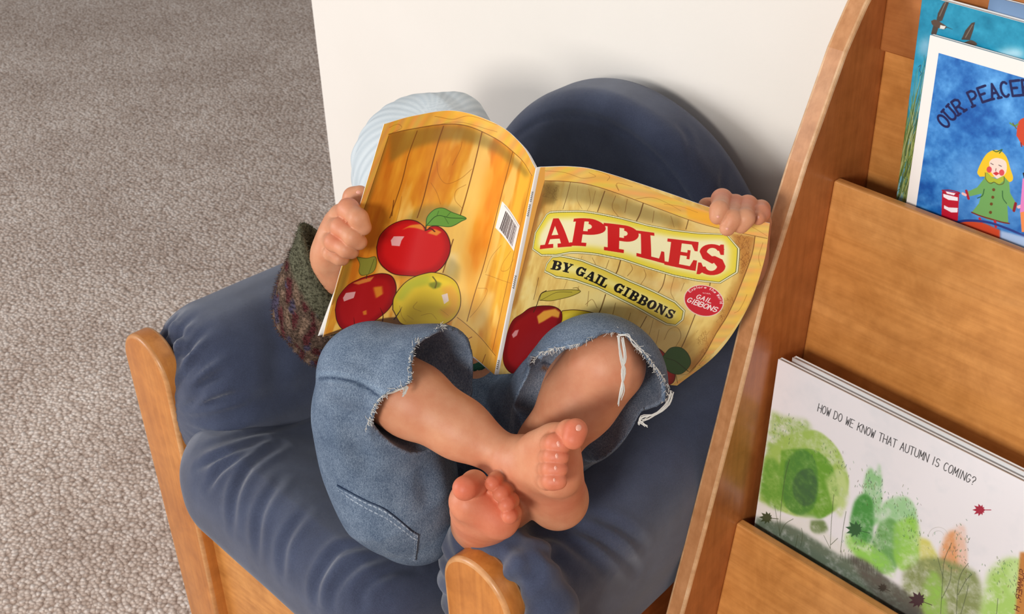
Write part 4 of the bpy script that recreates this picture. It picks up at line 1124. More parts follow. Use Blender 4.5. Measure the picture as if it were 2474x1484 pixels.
thR = [(P(893, 903, 1.225), .047), (P(905, 1000, 1.265), .054), (P(930, 1110, 1.295), .057), (P(966, 1200, 1.315), .056), (P(1010, 1266, 1.332), .039)]
thL = [(P(1436, 938, 1.224), .052), (P(1380, 975, 1.285), .056), (P(1320, 1015, 1.345), .058), (hipL, .066)]
def thigh_all(p):
    d = smin(cones(p, thR, .03), cones(p, thL, .03), 0.012)
    d = smin(d, cones(p, [(hipR, .066), (hipL, .066)], .02), 0.03)
    d = smin(d, cones(p, [(kneeR, .042), (hipR, .066)], .02), 0.02)
    return smin(d, cones(p, [(pel, .070), (belly * 0.75 + pel * 0.25, .074)], .02), 0.02)
def f_jeans(p):
    d = thigh_all(p) + 0.0022 * lump(p, 38) + 0.0012 * lump(p + 5, 85)
    for g in (legR, legL):
        t = g.tube(p)
        d = smin(d, np.maximum(t, g.hem(p)), 0.008)
    for g in (legR, legL):
        d = np.maximum(d, -np.maximum(g.tube(p, -0.0042), np.maximum(-(((p - g.K) @ g.A) + g.hollow), ((p - g.K) @ g.A) - g.deep)))
    # the waist is open where the body leaves it
    up = (chest - pel) / np.linalg.norm(chest - pel)
    cut = (p - (pel + up * 0.075)) @ up
    far = np.minimum(np.linalg.norm(p - kneeR, axis=1), np.linalg.norm(p - kneeL, axis=1)) > 0.13
    return np.where(far, np.maximum(d, cut), d)
jv, jf = mesh_sdf(f_jeans, (-1.02, 0.42, 0.26), (-0.52, 0.92, 0.70), 0.0018, 12)
jn = vnormals(jv, jf); jb = bvh_of(jv, jf)
inner = np.zeros(len(jv))
for g in (legR, legL):
    t = g.tube(jv); x = (jv - g.K) @ g.A
    inner = np.maximum(inner, ((t < -0.0026) & (t > -0.012) & (x > -g.hollow - 0.006) & (x < 0.12)).astype(float))
jc = np.ones((len(jv), 3)) * lin((136, 151, 167))
jc = np.where(inner[:, None] > 0.5, lin((164, 176, 188)), jc)
# worn, paler denim over the knees; 
wr = spots(jv, [(P(905, 830, 1.19), .06, .55), (P(1470, 790, 1.20), .05, .6), (P(1000, 1230, 1.28), .06, .25)])[:, None]
jc = jc * (1 - wr) + lin((172, 184, 196)) * wr
def stitch(line, w, colr, depth, a=0.9):
    global jv, jc
    tl = trace(jb, line, 60)
    jv = crease(jv, jn, tl, w * 1.6, depth, 0.9)
    d, _ = seg_dist(jv, tl); k = (a * np.exp(-(d / w) ** 2))[:, None]; jc = jc * (1 - k) + lin(colr) * k
stitch([(768,905), (800,902), (850,910), (890,928), (930,950)], .0022, (170,186,200), .0014)
stitch([(772,915), (800,913), (850,921), (890,940), (915,958)], .0012, (60,78,104), .0008)
stitch([(1290,868), (1340,850), (1400,830)], .002, (176,188,200), .001)
stitch([(1312,888), (1345,905), (1385,930)], .0028, (168,116,70), .001)
stitch([(1312,876), (1350,890), (1392,915)], .0016, (60,70,90), .001)
stitch([(1060,915), (1072,930), (1080,948)], .0024, (168,116,70), .001)
for ln in ([(800,1000), (840,1040), (870,1100), (890,1160)], [(785,960), (830,990), (880,1010)], [(1010,1130), (1030,1180), (1030,1240)], [(860,1110), (930,1150), (1000,1160)]):
    jv = crease(jv, jn, trace(jb, ln), .010, .0026)
m = Mat('denim', 0.88, 0.15)
a = m.n('ShaderNodeAttribute'); a.attribute_name = 'paint'
tw = m.noise(m.co((1.0, 1.0, 1.0)), 900, 3, 0.7)
tw2 = m.noise(m.co((1.4, 1.4, 0.5), rot=(0.5, 0.4, 0.6)), 640, 3, 0.7)
ff = m.ramp(tw, [(0.36, (176, 184, 196)), (0.55, (232, 234, 238)), (0.68, (255, 255, 255))])
f2 = m.ramp(tw2, [(0.35, (200, 206, 216)), (0.6, (255, 255, 255))])
f3 = m.ramp(m.noise(m.co(), 45, 4), [(0.3, (206, 212, 220)), (0.7, (255, 255, 255))])
m.color(m.mix(1.0, m.mix(1.0, m.mix(1.0, a.outputs['Color'], ff, 'MULTIPLY'), f2, 'MULTIPLY'), f3, 'MULTIPLY'))
m.bump(tw, 0.0006, 0.6)
denim = m.m
jeans = obj('jeans', jv, jf, denim, person, True, col=jc)
jeans['label'] = 'cut-off faded blue jeans with frayed hems'
# back pocket patch
top = crom([(813,1169,0), (851,1189,0), (887,1207,0), (927,1225,0), (962,1251,0), (993,1278,0), (1010,1288,0)], 50)[:, :2]
bot = crom([(836,1216,0), (868,1262,0), (905,1300,0), (945,1332,0), (975,1347,0), (995,1352,0), (1003,1354,0)], 50)[:, :2]
pv, pc, rows, cols = [], [], 56, 120
top = crom(np.column_stack([top, np.zeros(50)]), cols)[:, :2]; bot = crom(np.column_stack([bot, np.zeros(50)]), cols)[:, :2]
last = None
for j in range(rows):
    for i in range(cols):
        q = top[i] + (bot[i] - top[i]) * j / (rows - 1); h = jb.ray_cast(Vector(O3), Vector(ray(*q)))
        if h[0] is None: pv.append(last)
        else:
            e = min(j, rows - 1 - j, i, cols - 1 - i); pv.append(np.array(h[0]) + np.array(h[1]) * (0.0030 if e > 1 else 0.001 if e == 1 else -0.001)); last = pv[-1]
        pale = (j in (3, 4, 11, 12) and i % 6 < 4) or (i in (cols - 5, cols - 6, cols - 13, cols - 14) and j % 5 < 3); dark = j < 2 or i > cols - 3
        pc.append(lin((214,222,228)) if pale else (lin((70,84,108)) if dark else lin((140,155,171))))
obj('back_pocket', pv, grid_faces(cols, rows)[:, ::-1], denim, jeans, True, col=np.array(pc))
# threads of the torn hems
rr = np.random.default_rng(21); parts = []
def thread(p0, d, n, ln, r):
    pts = [p0]; d = d / np.linalg.norm(d)
    for _ in range(n):
        d = d + rr.normal(size=3) * 0.35 + np.array([0, 0, -0.06]); d /= np.linalg.norm(d); pts.append(pts[-1] + d * ln / n)
    parts.append(tube(pts, np.linspace(r, r * 0.6, len(pts)), 4, False))
for g, nn in ((legR, 240), (legL, 300)):
    th = rr.uniform(g.th[0], g.th[-1], nn); e0 = g.edge(th, -0.003)
    for q, t_ in zip(e0, th):
        rad = math.cos(t_) * g.e1 + math.sin(t_) * g.e2
        thread(q + rad * 0.0005, g.A * 0.9 + rr.normal(size=3) * 0.5 + rad * 0.15, 3, rr.uniform(0.003, 0.007), 0.0003)
for line in ([(1496,815,1.140), (1500,860,1.138), (1508,900,1.139), (1500,935,1.142), (1494,978,1.145)], [(1503,818,1.140), (1510,865,1.138), (1500,900,1.139), (1505,940,1.142), (1498,965,1.145)],
             [(1492,812,1.142), (1515,808,1.139), (1530,830,1.141), (1552,850,1.145)], [(1624,948,1.170), (1612,978,1.165), (1580,1000,1.162), (1552,1008,1.161), (1545,1024,1.161)], [(1622,955,1.171), (1605,985,1.165), (1570,1008,1.162), (1550,1018,1.160), (1562,1030,1.160)],
             [(925,952,1.165), (955,945,1.163), (982,938,1.163), (975,955,1.162)], [(930,948,1.165), (960,940,1.163), (980,930,1.163), (978,950,1.162)]):
    for k in range(5):
        pts = crom([P(x + rr.uniform(-4, 4), y + rr.uniform(-4, 4), t) for x, y, t in line], 14); parts.append(tube(pts, 0.00045, 4, False))
v_, f_ = merge(parts)
fr = obj('frayed_hem', v_, f_, Mat('cotton_thread', 0.9, 0.1).color((206, 203, 196)).m, jeans, False)
fr['label'] = 'pale loose threads of the torn hems'; fr['kind'] = 'stuff'

# knitted jacket with a plush lining in the cuff
slv = [(P(788, 652, 1.392), .034), (P(778, 700, 1.420), .043), (P(772, 745, 1.446), .046), (P(800, 778, 1.492), .049), (shR, .048)]
cn = (CAMR * 0.90 + CAMU * 0.36 - ray(780, 630) * 0.25); cn /= np.linalg.norm(cn)
slL = [(P(1800, 640, 1.30) * 0.75 + elL * 0.25, .030), (elL, .038), (shL, .046)]
ext = [(P(792, 560, 1.362), .031), slv[0]]
def f_jac(p):
    sl = cones(p, ext + slv, .02)
    sl = smax(sl, (p - P(783, 628, 1.384)) @ cn, 0.010)
    cav = cones(p, [(P(800, 520, 1.36), .027), (P(790, 640, 1.386), .0265), (P(784, 710, 1.42), .024)], .01)
    sl = smax(sl, -cav, 0.006)
    to = cones(p, [(belly, .083), (chest, .080), (neck, .046)], .03)
    to = smin(to, cones(p, [(chest - LEFT * .045, .074), (chest + LEFT * .045, .074)]), .03)
    d = smin(smin(to, sl, .02), cones(p, slL, .02), .02)
    up = (chest - pel) / np.linalg.norm(chest - pel)
    d = np.maximum(d, -((p - (belly - up * 0.012)) @ up))
    return d + 0.003 * lump(p, 60) + 0.0022 * lump(p + 1, 130)
kv, kf = mesh_sdf(f_jac, (-1.24, 0.50, 0.28), (-0.58, 1.08, 0.66), 0.0032, 12)
kn_ = vnormals(kv, kf)
s_ = (kv - P(783, 628, 1.384)) @ -cn + 0.006 * lump(kv, 40)
band = np.clip((s_ - 0.026) / 0.006, 0, 1)[:, None]
mx = lump(kv, 420); m2 = lump(kv + 4, 330)
knit = np.where(mx[:, None] > 0.22, lin((96, 48, 50)), np.where(m2[:, None] > 0.25, lin((80, 72, 92)), np.where(mx[:, None] < -0.25, lin((142, 116, 98)), lin((104, 84, 72)))))
kc = (1 - band) * lin((106, 104, 84)) + band * knit
m = Mat('knitted_wool', 0.95, 0.1)
a = m.n('ShaderNodeAttribute'); a.attribute_name = 'paint'
wn_ = m.noise(m.co(), 300, 4, 0.7)
m.color(m.mix(1.0, a.outputs['Color'], m.ramp(wn_, [(0.35, (120, 118, 112)), (0.6, (255, 255, 255))]), 'MULTIPLY'))
m.bump(wn_, 0.003, 0.8)
fz_v, fz_f, fz_c, o = [kv], [tuple(int(i) for i in q) for q in kf], [kc], len(kv)
near = np.where(np.linalg.norm(kv - P(760, 720, 1.40), axis=1) < 0.12)[0]
pick = rr.choice(near, min(len(near) * 2, 9000))
dirs = kn_[pick] + rr.normal(size=(len(pick), 3)) * 0.55; dirs /= np.linalg.norm(dirs, axis=1)[:, None]
side = np.cross(dirs, rr.normal(size=(len(pick), 3))); side /= np.linalg.norm(side, axis=1)[:, None] + 1e-9
ln = rr.uniform(0.002, 0.006, len(pick))[:, None]; b0 = kv[pick] - kn_[pick] * 0.0005
tri = np.stack([b0 - side * 0.0004, b0 + side * 0.0004, b0 + dirs * ln + side * ln * 0.3], 1).reshape(-1, 3)
fz_v.append(tri); fz_f += [(o + 3 * i, o + 3 * i + 1, o + 3 * i + 2) for i in range(len(pick))]; fz_c.append(np.repeat(kc[pick] * 1.15, 3, 0))
jk = obj('jacket', np.vstack(fz_v), fz_f, m.m, person, True, col=np.vstack(fz_c)); jk['label'] = 'fuzzy knitted jacket with a turned green plush cuff'
# green shirt hem at the waist
up = (chest - pel) / np.linalg.norm(chest - pel)
def f_sh(p):
    d = np.maximum(cones(p, [(pel, .076), (belly, .079)], .02), np.abs((p - (belly - up * 0.020)) @ up) - 0.028)
    return d + 0.002 * lump(p, 70)
sv, sf = mesh_sdf(f_sh, (-1.05, 0.60, 0.28), (-0.72, 0.90, 0.56), 0.004)
obj('shirt', sv, sf, cloth('green_jersey', (24, 66, 50), (34, 84, 64), (46, 104, 80)), person)
# beanie
skull = [(H(-0.018, 0, 0.015), .0925), (H(0.012, 0, 0.015), .0905)]
def f_bn(p):
    d = cones(p, skull, .01)
    q = p - H(0, 0, 0.015); e = np.stack([q @ fd, q @ LEFT, q @ hu], -1)
    an = np.arctan2(e[:, 1], e[:, 0])
    fold = 0.0010 * np.sin(an * 19 + 8 * e[:, 2] / 0.09 + 2 * lump(p, 25)) + 0.0012 * np.sin(an * 31 + 2 * lump(p + 3, 30))
    d = smin(d, cone_d(p, P(1085, 300, 1.50), P(1108, 285, 1.505), .034, .026), .03)
    d = d + fold * np.clip(1.15 - e[:, 2] / 0.07, 0.1, 1)
    cut = -(e[:, 2] + 0.052 - 0.42 * e[:, 0])
    return np.maximum(np.maximum(d, cut * 0.9), -(cones(p, skull, .01) + 0.006))
hv, hf = mesh_sdf(f_bn, tuple(HEAD - 0.16), tuple(HEAD + 0.16), 0.0026)
e = hv - H(0, 0, 0.015); an = np.arctan2(e @ LEFT, e @ fd)
st = 0.5 + 0.5 * np.sin(an * 40 + 8 * (e @ hu) / 0.09 + 2 * lump(hv, 25))
hc = lin((190, 199, 204)) * (1 - st[:, None]) + lin((208, 215, 218)) * st[:, None]
m = Mat('jersey_knit', 0.9, 0.15); a = m.n('ShaderNodeAttribute'); a.attribute_name = 'paint'; m.color(a.outputs['Color']); m.bump(m.noise(m.co(), 700, 3), 0.0005, 0.4)
bn = obj('beanie', hv, hf, m.m, person, True, col=hc); bn['label'] = 'pale blue-grey striped jersey beanie'
# ------------------------------------------------------------------ books on the display rack
def flat(tl, tr, bl):
    tl, tr, bl = map(np.array, (tl, tr, bl))
    return lambda u, v: tl + np.asarray(u, float)[..., None] * (tr - tl) + np.asarray(v, float)[..., None] * (bl - tl)
def shelf_book(name, tl, tr, bl, thick, canvas, label, group, hard=True):
    tl, tr, bl = map(np.array, (tl, tr, bl))
    n = np.cross(tr - tl, bl - tl); n /= np.linalg.norm(n); n = n if n[1] > 0 else -n       # towards the back
    mid = (tr + bl) / 2; o = empty(name, bl * 0.5 + (tr + bl - tl) * 0.5 + n * thick / 2)
    tag(o, label, 'book', group)
    S = flat(tl, tr, bl)
    if canvas is not None: sheet('front_cover', S, canvas.W, canvas.H, [ink, paper], o, 0.0016, canvas.arr())
    else: sheet('front_cover', S, 12, 12, [paper_cover, paper_cover], o, 0.0016)
    e = (tr - tl) / np.linalg.norm(tr - tl); d = (bl - tl) / np.linalg.norm(bl - tl)
    def slab(nm, a, b, mat, i0, i1, j):
        q = [tl + e * i0 + d * j, tr - e * i1 + d * j, tr + bl - tl - e * i1 - d * j, bl + e * i0 - d * j]
        v = [p + n * a for p in q] + [p + n * b for p in q]
        bm_f = [(0,1,2,3),(4,7,6,5),(0,4,5,1),(1,5,6,2),(2,6,7,3),(3,7,4,0)]
        c_ = np.mean(v, 0); ff = []
        for q_ in bm_f:
            w_ = [np.array(v[i]) for i in q_]; nn = np.cross(w_[1] - w_[0], w_[2] - w_[0])
            ff.append(q_ if nn @ (np.mean(w_, 0) - c_) > 0 else q_[::-1])
        return bevel(obj(nm, v, ff, mat, o, False), 0.0006, 2)
    slab('page_block', 0.0016, thick - 0.0016, leaf_mat, 0.002, 0.004, 0.0025)
    slab('back_cover', thick - 0.0016, thick, cover_white, 0.0, 0.0, 0.0)
    slab('spine', 0.0014, thick - 0.0014, cover_white, 0.0, np.linalg.norm(tr - tl) - 0.0016, 0.0)
    return o
lm = Mat('page_edges', 0.8, 0.2); lm.color(lm.ramp(lm.noise(lm.co((30, 900, 30)), 1.0, 2), [(0.35, (120, 116, 112)), (0.6, (226, 222, 216))])); leaf_mat = lm.m
cover_white = Mat('cover_board', 0.4, 0.4).color((232, 230, 228)).m
paper_cover = cover_white

# white picture book with green trees
TL, BL = onY(1880, 868, 0.9245), onY(1818, 1300, 0.9030)
dn = BL - TL; BL = TL + dn * (0.262 / np.linalg.norm(dn)); TR = TL + np.array([0.305, 0, 0.0])
S_tree = flat(TL, TR, BL)
c = Canvas(760, 660, S_tree).frame(1780, 820, 2.235)
w1 = c.wash(1.0, 0.8, 31); w2 = c.wash(1.0, 2.5, 32); w3 = c.wash(1.0, 6.0, 33)
c.c[:] = np.array([238, 234, 237]); k = np.clip(w1 * 0.35, 0, 0.6)[..., None]; c.c = c.c * (1 - k) + np.array([226, 226, 230]) * k
def paintblob(pts, col, a=0.7, soft=3, tex=0.35, smooth=True):
    p = c.uv(pts); p = crom(np.column_stack([np.vstack([p, p[:1]]), np.zeros(len(p) + 1)]), 8 * len(p))[:-1, :2] if smooth else p
    bx, m_ = c.maskpoly([p], soft)
    t_ = np.clip(a + 0.12 + 0.4 * tex * w2[bx] + 0.08 * w3[bx], 0, 1); c.put(bx, m_ * t_, col)
paintblob([(110,560),(170,400),(260,420),(400,470),(300,700),(260,900),(150,900),(110,860)], (156,186,96), 0.65, 6, 0.5)
paintblob([(150,640),(240,540),(400,490),(500,540),(570,640),(605,780),(560,900),(450,960),(330,960),(200,900),(150,780)], (164,194,96), 0.7, 2, 0.3)
paintblob([(240,600),(330,590),(420,600),(500,660),(545,780),(540,900),(450,970),(340,950),(250,890),(230,750)], (110,162,56), 0.75, 2, 0.3)
paintblob([(120,700),(180,640),(240,700),(260,860),(230,920),(160,880),(120,800)], (108,160,60), 0.6, 5, 0.4)
paintblob([(250,760),(270,650),(350,596),(420,650),(440,780),(420,900),(350,950),(280,920),(250,850)], (84,136,60), 0.7, 2, 0.3)
paintblob([(300,780),(330,720),(400,700),(435,780),(415,880),(360,900),(310,850)], (72,108,66), 0.7, 2, 0.3)
for q in ([(300,720),(310,800),(330,870),(370,910)], [(290,600),(420,600),(520,700)], [(240,740),(250,820),(300,900)]): c.line(q, 2, (90,130,70), 0.5)
paintblob([(480,760),(560,700),(600,790),(600,860),(560,960),(520,900)], (196,214,140), 0.6, 4, 0.5)
paintblob([(680,860),(690,760),(720,690),(750,720),(770,672),(785,760),(780,900),(760,1000),(690,980)], (150,200,140), 0.65, 3, 0.4)
paintblob([(615,960),(640,870),(690,835),(735,880),(740,1000),(720,1100),(640,1110),(610,1040)], (78,150,70), 0.75, 3, 0.35)
paintblob([(770,920),(800,880),(860,850),(930,860),(970,930),(960,1050),(900,1150),(800,1150),(770,1040)], (160,206,150), 0.65, 3, 0.4)
paintblob([(730,1100),(770,1000),(840,970),(880,1040),(880,1160),(850,1250),(760,1260),(730,1200)], (108,164,90), 0.7, 3, 0.4)
paintblob([(590,1050),(660,1080),(740,1120),(830,1200),(840,1280),(700,1220),(600,1140)], (150,210,90), 0.6, 5, 0.5)
paintblob([(850,1000),(950,960),(985,1040),(985,1200),(900,1250),(850,1180)], (150,206,80), 0.7, 4, 0.4)
paintblob([(980,1070),(1040,1090),(1080,1160),(1100,1240),(1000,1230)], (214,210,110), 0.65, 4, 0.4)
paintblob([(1095,1150),(1130,1060),(1175,1030),(1215,1060),(1235,1150),(1220,1250),(1110,1240)], (226,160,110), 0.75, 4, 0.4)
paintblob([(1180,1010),(1230,1010),(1240,1100),(1235,1240),(1200,1250)], (236,200,184), 0.6, 4, 0.4)
paintblob([(900,1270),(960,1200),(1080,1180),(1230,1230),(1290,1260),(1330,1400),(1290,1500),(1000,1500),(900,1380)], (136,148,92), 0.7, 6, 0.45)
paintblob([(1010,1330),(1060,1250),(1110,1330),(1130,1500),(1010,1480)], (150,196,84), 0.6, 5, 0.4)
paintblob([(1330,1380),(1370,1250),(1450,1190),(1540,1180),(1620,1190),(1640,1560),(1330,1560)], (168,206,106), 0.75, 6, 0.5)
paintblob([(1460,1210),(1560,1180),(1570,1300),(1480,1380)], (196,224,150), 0.6, 5, 0.6)
paintblob([(95,880),(150,890),(260,960),(420,960),(480,1040),(580,1110),(640,1170),(560,1180),(420,1100),(250,1010),(95,990)], (232,228,222), 0.8, 6, 0.3)
paintblob([(90,960),(200,980),(300,1010),(420,1080),(560,1170),(660,1190),(800,1290),(930,1390),(1000,1500),(900,1560),(500,1300),(80,1030)], (104,118,100), 0.85, 5, 0.3)
paintblob([(600,1170),(700,1200),(820,1300),(960,1400),(1000,1520),(860,1500),(700,1330)], (96,92,84), 0.7, 6, 0.4)
paintblob([(400,980),(470,980),(490,1030),(440,1050),(400,1030)], (120,140,90), 0.7, 3, 0.4)
rr = np.random.default_rng(77)
for _ in range(420):               # short leaf strokes
    x, y = rr.choice([(470,620),(560,700),(720,800),(780,850),(900,900),(930,980),(960,1050),(1200,1050),(1180,1150),(1450,1250),(1520,1230),(1500,1330),(250,480),(640,1100),(760,1080),(1260,1250),(700,760)]) + rr.normal(size=2) * 42
    c.line([(x, y), (x + rr.uniform(-5, 6), y + rr.uniform(6, 13))], rr.uniform(2, 4), tuple(rr.uniform([40,70,40],[110,140,90])), 0.6)
for a_ in ([(230,1060),(240,900),(262,740),(285,650)], [(235,1060),(215,960),(205,900)], [(232,1060),(260,1000),(305,970)], [(505,1130),(510,1000),(520,880),(525,840)], [(505,1130),(470,1060)], [(508,1110),(545,1075)], [(560,1150),(575,1020),(590,930)], [(345,1120),(355,1060),(350,1020)], [(1100,1500),(1110,1330),(1120,1200),(1160,1100)], [(1108,1400),(1150,1310),(1160,1230)], [(1115,1290),(1085,1180)], [(1185,1500),(1195,1330),(1215,1260),(1250,1210)], [(1195,1380),(1240,1300),(1270,1270)], [(1205,1500),(1240,1380),(1250,1330)], [(1400,1520),(1410,1400)], [(315,1130),(330,1060)]):
    c.line(a_, 3.2, (70,80,56), 0.75)
for x in range(560, 760, 14): c.line([(x, 1190 + (x - 560) * .45), (x + rr.uniform(-8, 8), 1140 + (x - 560) * .45)], 2.4, (60,60,50), 0.6)
def maple(cx, cy, s_, rot, col):
    pts = []
    for i in range(22):
        a_ = 2 * math.pi * i / 22 + rot; r_ = s_ * (1.0 if i % 2 == 0 else 0.6) * (0.75 + 0.35 * math.cos(a_ - rot))
        pts.append((cx + r_ * math.cos(a_), cy + r_ * math.sin(a_) * 0.9))
    c.fill(pts, col, 0.95); c.line([(cx - s_ * .2 * math.cos(rot), cy - s_ * .2 * math.sin(rot)), (cx - s_ * 1.1 * math.cos(rot), cy - s_ * 1.1 * math.sin(rot))], 4, col)
maple(1322, 922, 46, math.pi, (164,24,52)); maple(172, 965, 48, math.pi + .1, (60,70,44)); maple(652, 1030, 62, 3.4, (52,96,58)); maple(990, 1412, 62, 3.5, (62,36,46)); maple(795, 1345, 34, 3.6, (58,54,48))
for r_ in (30, 52): c.line([(1088 + r_ * math.cos(a_), 1062 + r_ * .9 * math.sin(a_)) for a_ in np.linspace(3.1, 6.1, 12)], 2.4, (190,186,180), 0.8)
c.text('HOW DO WE KNOW THAT AUTUMN IS COMING?', [(436,388),(560,446),(700,516),(860,588),(1000,650),(1140,718),(1282,790)], 50, 1, 4.2, (52,52,54), FONT, gap=0.32, slant=0.1)
c.fill([(1530,1150),(1640,1150),(1640,1560),(1500,1560),(1505,1480)], (196,120,54), 0.9, 2)
c.text('SUMMER, H', [(1556,1250),(1524,1470)], -26, 1, 4, (84,24,16), FONT, gap=0.3)
t_book = shelf_book('picture_book', TL, TR, BL, 0.0065, c, 'white picture book printed with watercolour green trees, at the front of the lower rack pocket', 'books in the lower rack pocket')
bk = np.array([0.010, 0.0105, 0.0015])
shelf_book('picture_book', TL + bk, TR + bk, BL + bk + np.array([0, .004, 0]), 0.0065, None, 'plain white-edged picture book tucked behind the green-tree book in the lower rack pocket', 'books in the lower rack pocket')

# blue book with a white border, girl in a green coat
TL, BL = onY(2247, 85, 1.024), onY(2185, 520, 1.013)
dn = BL - TL; BL = TL + dn * (0.243 / np.linalg.norm(dn)); TR = TL + np.array([0.205, 0, 0])
c = Canvas(520, 620, flat(TL, TR, BL)).frame(2050, 0, 2.318)
c.c[:] = (240, 234, 228)
w1 = c.wash(1.0, 1.2, 41); w2 = c.wash(1.0, 4.0, 42)
blue_w = lambda X, Y: np.clip(np.array([52, 124, 196]) + (w1[Y.astype(int), X.astype(int)] * 16 + w2[Y.astype(int), X.astype(int)] * 8)[..., None] * np.array([1.0, 1.0, 0.8]), 0, 255)
p0 = c.uv([(505,296),(380,1165)]); Wc, Hc = c.W - 1 - p0[0][0], c.H
c.fill([p0[0], (Wc, p0[0][1] ), (Wc, Hc - p0[0][1]), (p0[0][0], Hc - p0[0][1])], blue_w, raw=True)
c.fill([(600,880),(760,860),(960,900),(983,1300),(640,1250),(560,1200)], (104,160,220), 0.45, 14)
nav = (26, 36, 92)
c.text('OUR PEACEFUL', [(548,722),(610,650),(690,600),(790,560),(900,540),(1010,532),(1080,540),(1150,556)], 80, 1, 14, (16, 24, 78), FONT, serif=0.24, gap=0.34)
# girl
ol = (60,80,30)
c.fill([(735,990),(722,960),(760,880),(800,845),(850,845),(885,880),(905,940),(922,1000),(900,1020),(870,1000),(780,990)], (240,196,40), smooth=True)
c.fill([(795,960),(790,905),(830,885),(880,905),(884,960),(860,990),(830,1000)], (244,216,200), smooth=True)
for x, y in ((788,950),(858,967)): c.fill([(x + 15 * math.cos(a_), y + 18 * math.sin(a_)) for a_ in np.linspace(0, 6.28, 14)[:-1]], (216,70,80), 0.95)
c.fill([(808,970),(828,962),(846,972),(826,984)], (206,52,60)); c.line([(826,945),(824,958)], 5, (150,90,90)); c.line([(797,915),(810,922)], 5, (110,90,90)); c.line([(842,925),(856,932)], 5, (110,90,90))
c.line([(810,842),(830,850),(860,838),(845,858)], 6, (50,100,50))
c.fill([(760,1000),(775,965),(800,990),(830,1003),(868,985),(900,1020),(905,1080),(945,1150),(930,1190),(890,1150),(895,1250),(780,1230),(690,1190),(730,1140),(745,1085),(680,1100),(665,1075),(720,1050)], (112,166,92), smooth=False)
c.fill([(770,965),(800,992),(830,1004),(868,984),(872,1010),(845,1032),(815,1020),(785,1022),(762,995)], (176,184,50)); c.line([(766,968),(770,1005),(795,1028),(815,1020),(840,1034),(868,1026),(872,990)], 4, (96,84,24))
c.line([(690,1190),(740,1210),(800,1228),(860,1245),(900,1252)], 8, (120,40,36)); c.line([(722,1110),(750,1095),(760,1060)], 5, (40,90,50)); c.line([(862,1070),(865,1110),(885,1140)], 5, (40,90,50))
for x, y in ((813,1063),(808,1105),(800,1143),(795,1190)): c.fill([(x + 9 * math.cos(a_), y + 9 * math.sin(a_)) for a_ in np.linspace(0, 6.28, 10)[:-1]], (110,70,30))
c.line([(660,1070),(672,1112)], 16, (170,30,44)); c.line([(640,1085),(655,1092)], 16, (240,190,190)); c.line([(936,1140),(926,1180)], 16, (140,26,40)); c.line([(952,1160),(980,1150)], 18, (240,180,190))
c.line([(735,1225),(745,1250)], 16, (200,40,50)); c.line([(820,1240),(825,1270)], 16, (200,40,50))
c.fill([(525,1068),(620,1080),(612,1240),(520,1225)], (190,20,46)); c.line([(524,1066),(570,1066),(624,1082),(570,1092),(527,1080)], 6, (150,20,50)); c.fill([(530,1086),(612,1106),(612,1126),(560,1120),(532,1104)], (246,236,240)); c.fill([(535,1150),(560,1162),(612,1165),(610,1190),(575,1190),(535,1168)], (246,236,240)); c.fill([(545,1072),(600,1084),(590,1094),(550,1084)], (246,236,240))
c.fill([(590,1250),(660,1232),(760,1250),(850,1290),(850,1360),(700,1320)], (218,72,34), 0.95, 1); c.line([(580,1252),(660,1236),(780,1245),(900,1285),(1000,1330)], 14, (36,56,130))
c.fill([(850,1290),(1000,1330),(1000,1420),(850,1350)], (190,206,236), 0.9, 2)
c.fill([(940,760),(950,690),(985,660),(1050,680),(1050,800),(985,820)], (206,70,40), smooth=True); c.line([(905,690),(930,705),(950,695)], 8, (100,150,60)); c.line([(920,690),(940,720)], 6, (100,90,50)); c.line([(965,800),(970,820)], 7, (140,30,24))
c.fill([(975,1000),(1040,990),(1060,1170),(1000,1230),(960,1190)], (226,130,190)); c.fill([(975,970),(1040,930),(1060,1010),(985,1010)], (30,26,34)); c.fill([(962,1190),(1050,1170),(1060,1300),(970,1300)], (240,140,80)); 
shelf_book('picture_book', TL, TR, BL, 0.006, c, 'white-bordered blue picture book showing a yellow-haired girl in a green coat, upper rack pocket', 'books in the upper rack pocket')

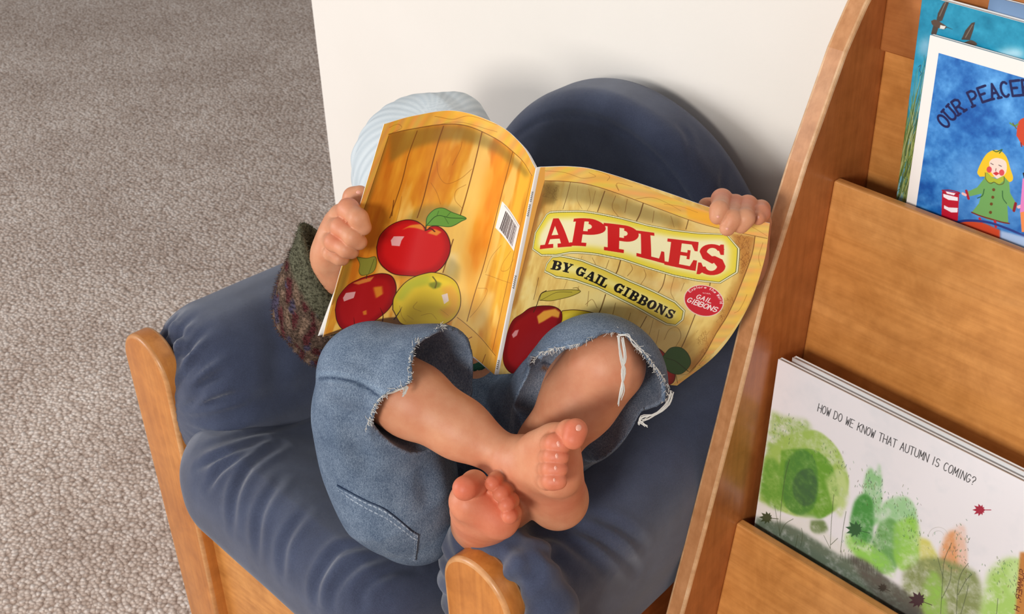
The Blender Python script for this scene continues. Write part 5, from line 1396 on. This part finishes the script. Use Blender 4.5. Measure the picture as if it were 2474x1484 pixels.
# larger sea-blue book behind it
TL, BL = onY(2229, -12, 1.033), onY(2160, 520, 1.026)
dn = BL - TL; BL = TL + dn * (0.272 / np.linalg.norm(dn)); TR = TL + np.array([0.235, 0, -0.002])
c = Canvas(500, 620, flat(TL, TR, BL)).frame(2050, 0, 2.318)
w1 = c.wash(1.0, 0.8, 51, (3, 1)); w2 = c.wash(1.0, 3.0, 52)
k = np.clip(c.Y / c.H * 1.6 - 0.4 + 0.15 * w1, 0, 1)[..., None]
c.c = (1 - k) * (np.array([30, 142, 176]) + w2[..., None] * 7) + k * np.array([110, 170, 200])
pk = np.clip(c.Y / c.H * 3 - 1.6, 0, 1)[..., None] * 0.7; c.c = c.c * (1 - pk) + np.array([196, 190, 160]) * pk
c.fill([(395,230),(450,190),(470,260),(440,330),(390,300)], (170,190,210), 0.6, 6); c.fill([(820,290),(900,270),(983,280),(983,330),(850,320)], (230,240,246), 0.8, 6)
rr = np.random.default_rng(5)
for _ in range(300):
    x = rr.uniform(215, 440); y = 1180 - (x - 230) * 0.25 + rr.uniform(-330, 10); h_ = rr.uniform(120, 620) * (0.6 + 0.4 * rr.random())
    g_ = [(70,96,40),(98,124,52),(146,158,80),(60,80,50),(176,180,120)][rr.integers(5)]
    c.line([(x, y), (x + h_ * 0.16 + rr.uniform(-15, 15), y - h_ * 0.6), (x + h_ * 0.24 + rr.uniform(-50, 30), y - h_)], rr.uniform(4, 9), g_, 0.85, taper=True)
c.line([(392,375),(405,365),(398,395),(408,410),(400,425)], 3, (40,50,50))
def bird(pts_w1, pts_w2, body, beak):
    c.fill(pts_w1, (74,60,52)); c.fill(pts_w2, (74,60,52))
    c.fill(body, (86,66,54), smooth=True)
    if beak: c.line(beak, 5, (50,44,40), taper=True)
bird([(490,130),(500,75),(530,20),(560,-6),(566,4),(545,60),(525,115)], [(462,190),(475,140),(505,150),(490,200)], [(462,118),(485,110),(520,128),(550,150),(530,165),(495,152),(470,140)], [(545,150),(582,164)])
c.fill([(515,140),(545,148),(535,164),(510,160)], (226,220,210)); c.line([(510,90),(545,12)], 5, (150,136,120), 0.7)
bird([(632,222),(655,170),(690,128),(708,124),(700,165),(680,225)], [(632,220),(640,205),(690,226)], [(640,240),(690,226),(720,250),(660,262)], None); c.line([(655,210),(694,140)], 5, (150,136,120), 0.7)
shelf_book('picture_book', TL, TR, BL, 0.008, c, 'sea-blue picture book with flying shorebirds and reeds, behind the white-bordered blue book', 'books in the upper rack pocket')
# pale blue spine edge showing at the very top, last in the pocket
TL = onY(2392, -8, 1.0425); TR = TL + np.array([0.14, 0, 0]); BL = TL + np.array([0, -0.004, -0.285])
v = Mat('pale_blue_cover', 0.4, 0.4).color((122, 150, 186)).m
keep = paper_cover; paper_cover = v
shelf_book('picture_book', TL, TR, BL, 0.005, None, 'plain pale grey-blue book showing only its top edge, last in the upper rack pocket', 'books in the upper rack pocket')
paper_cover = keep
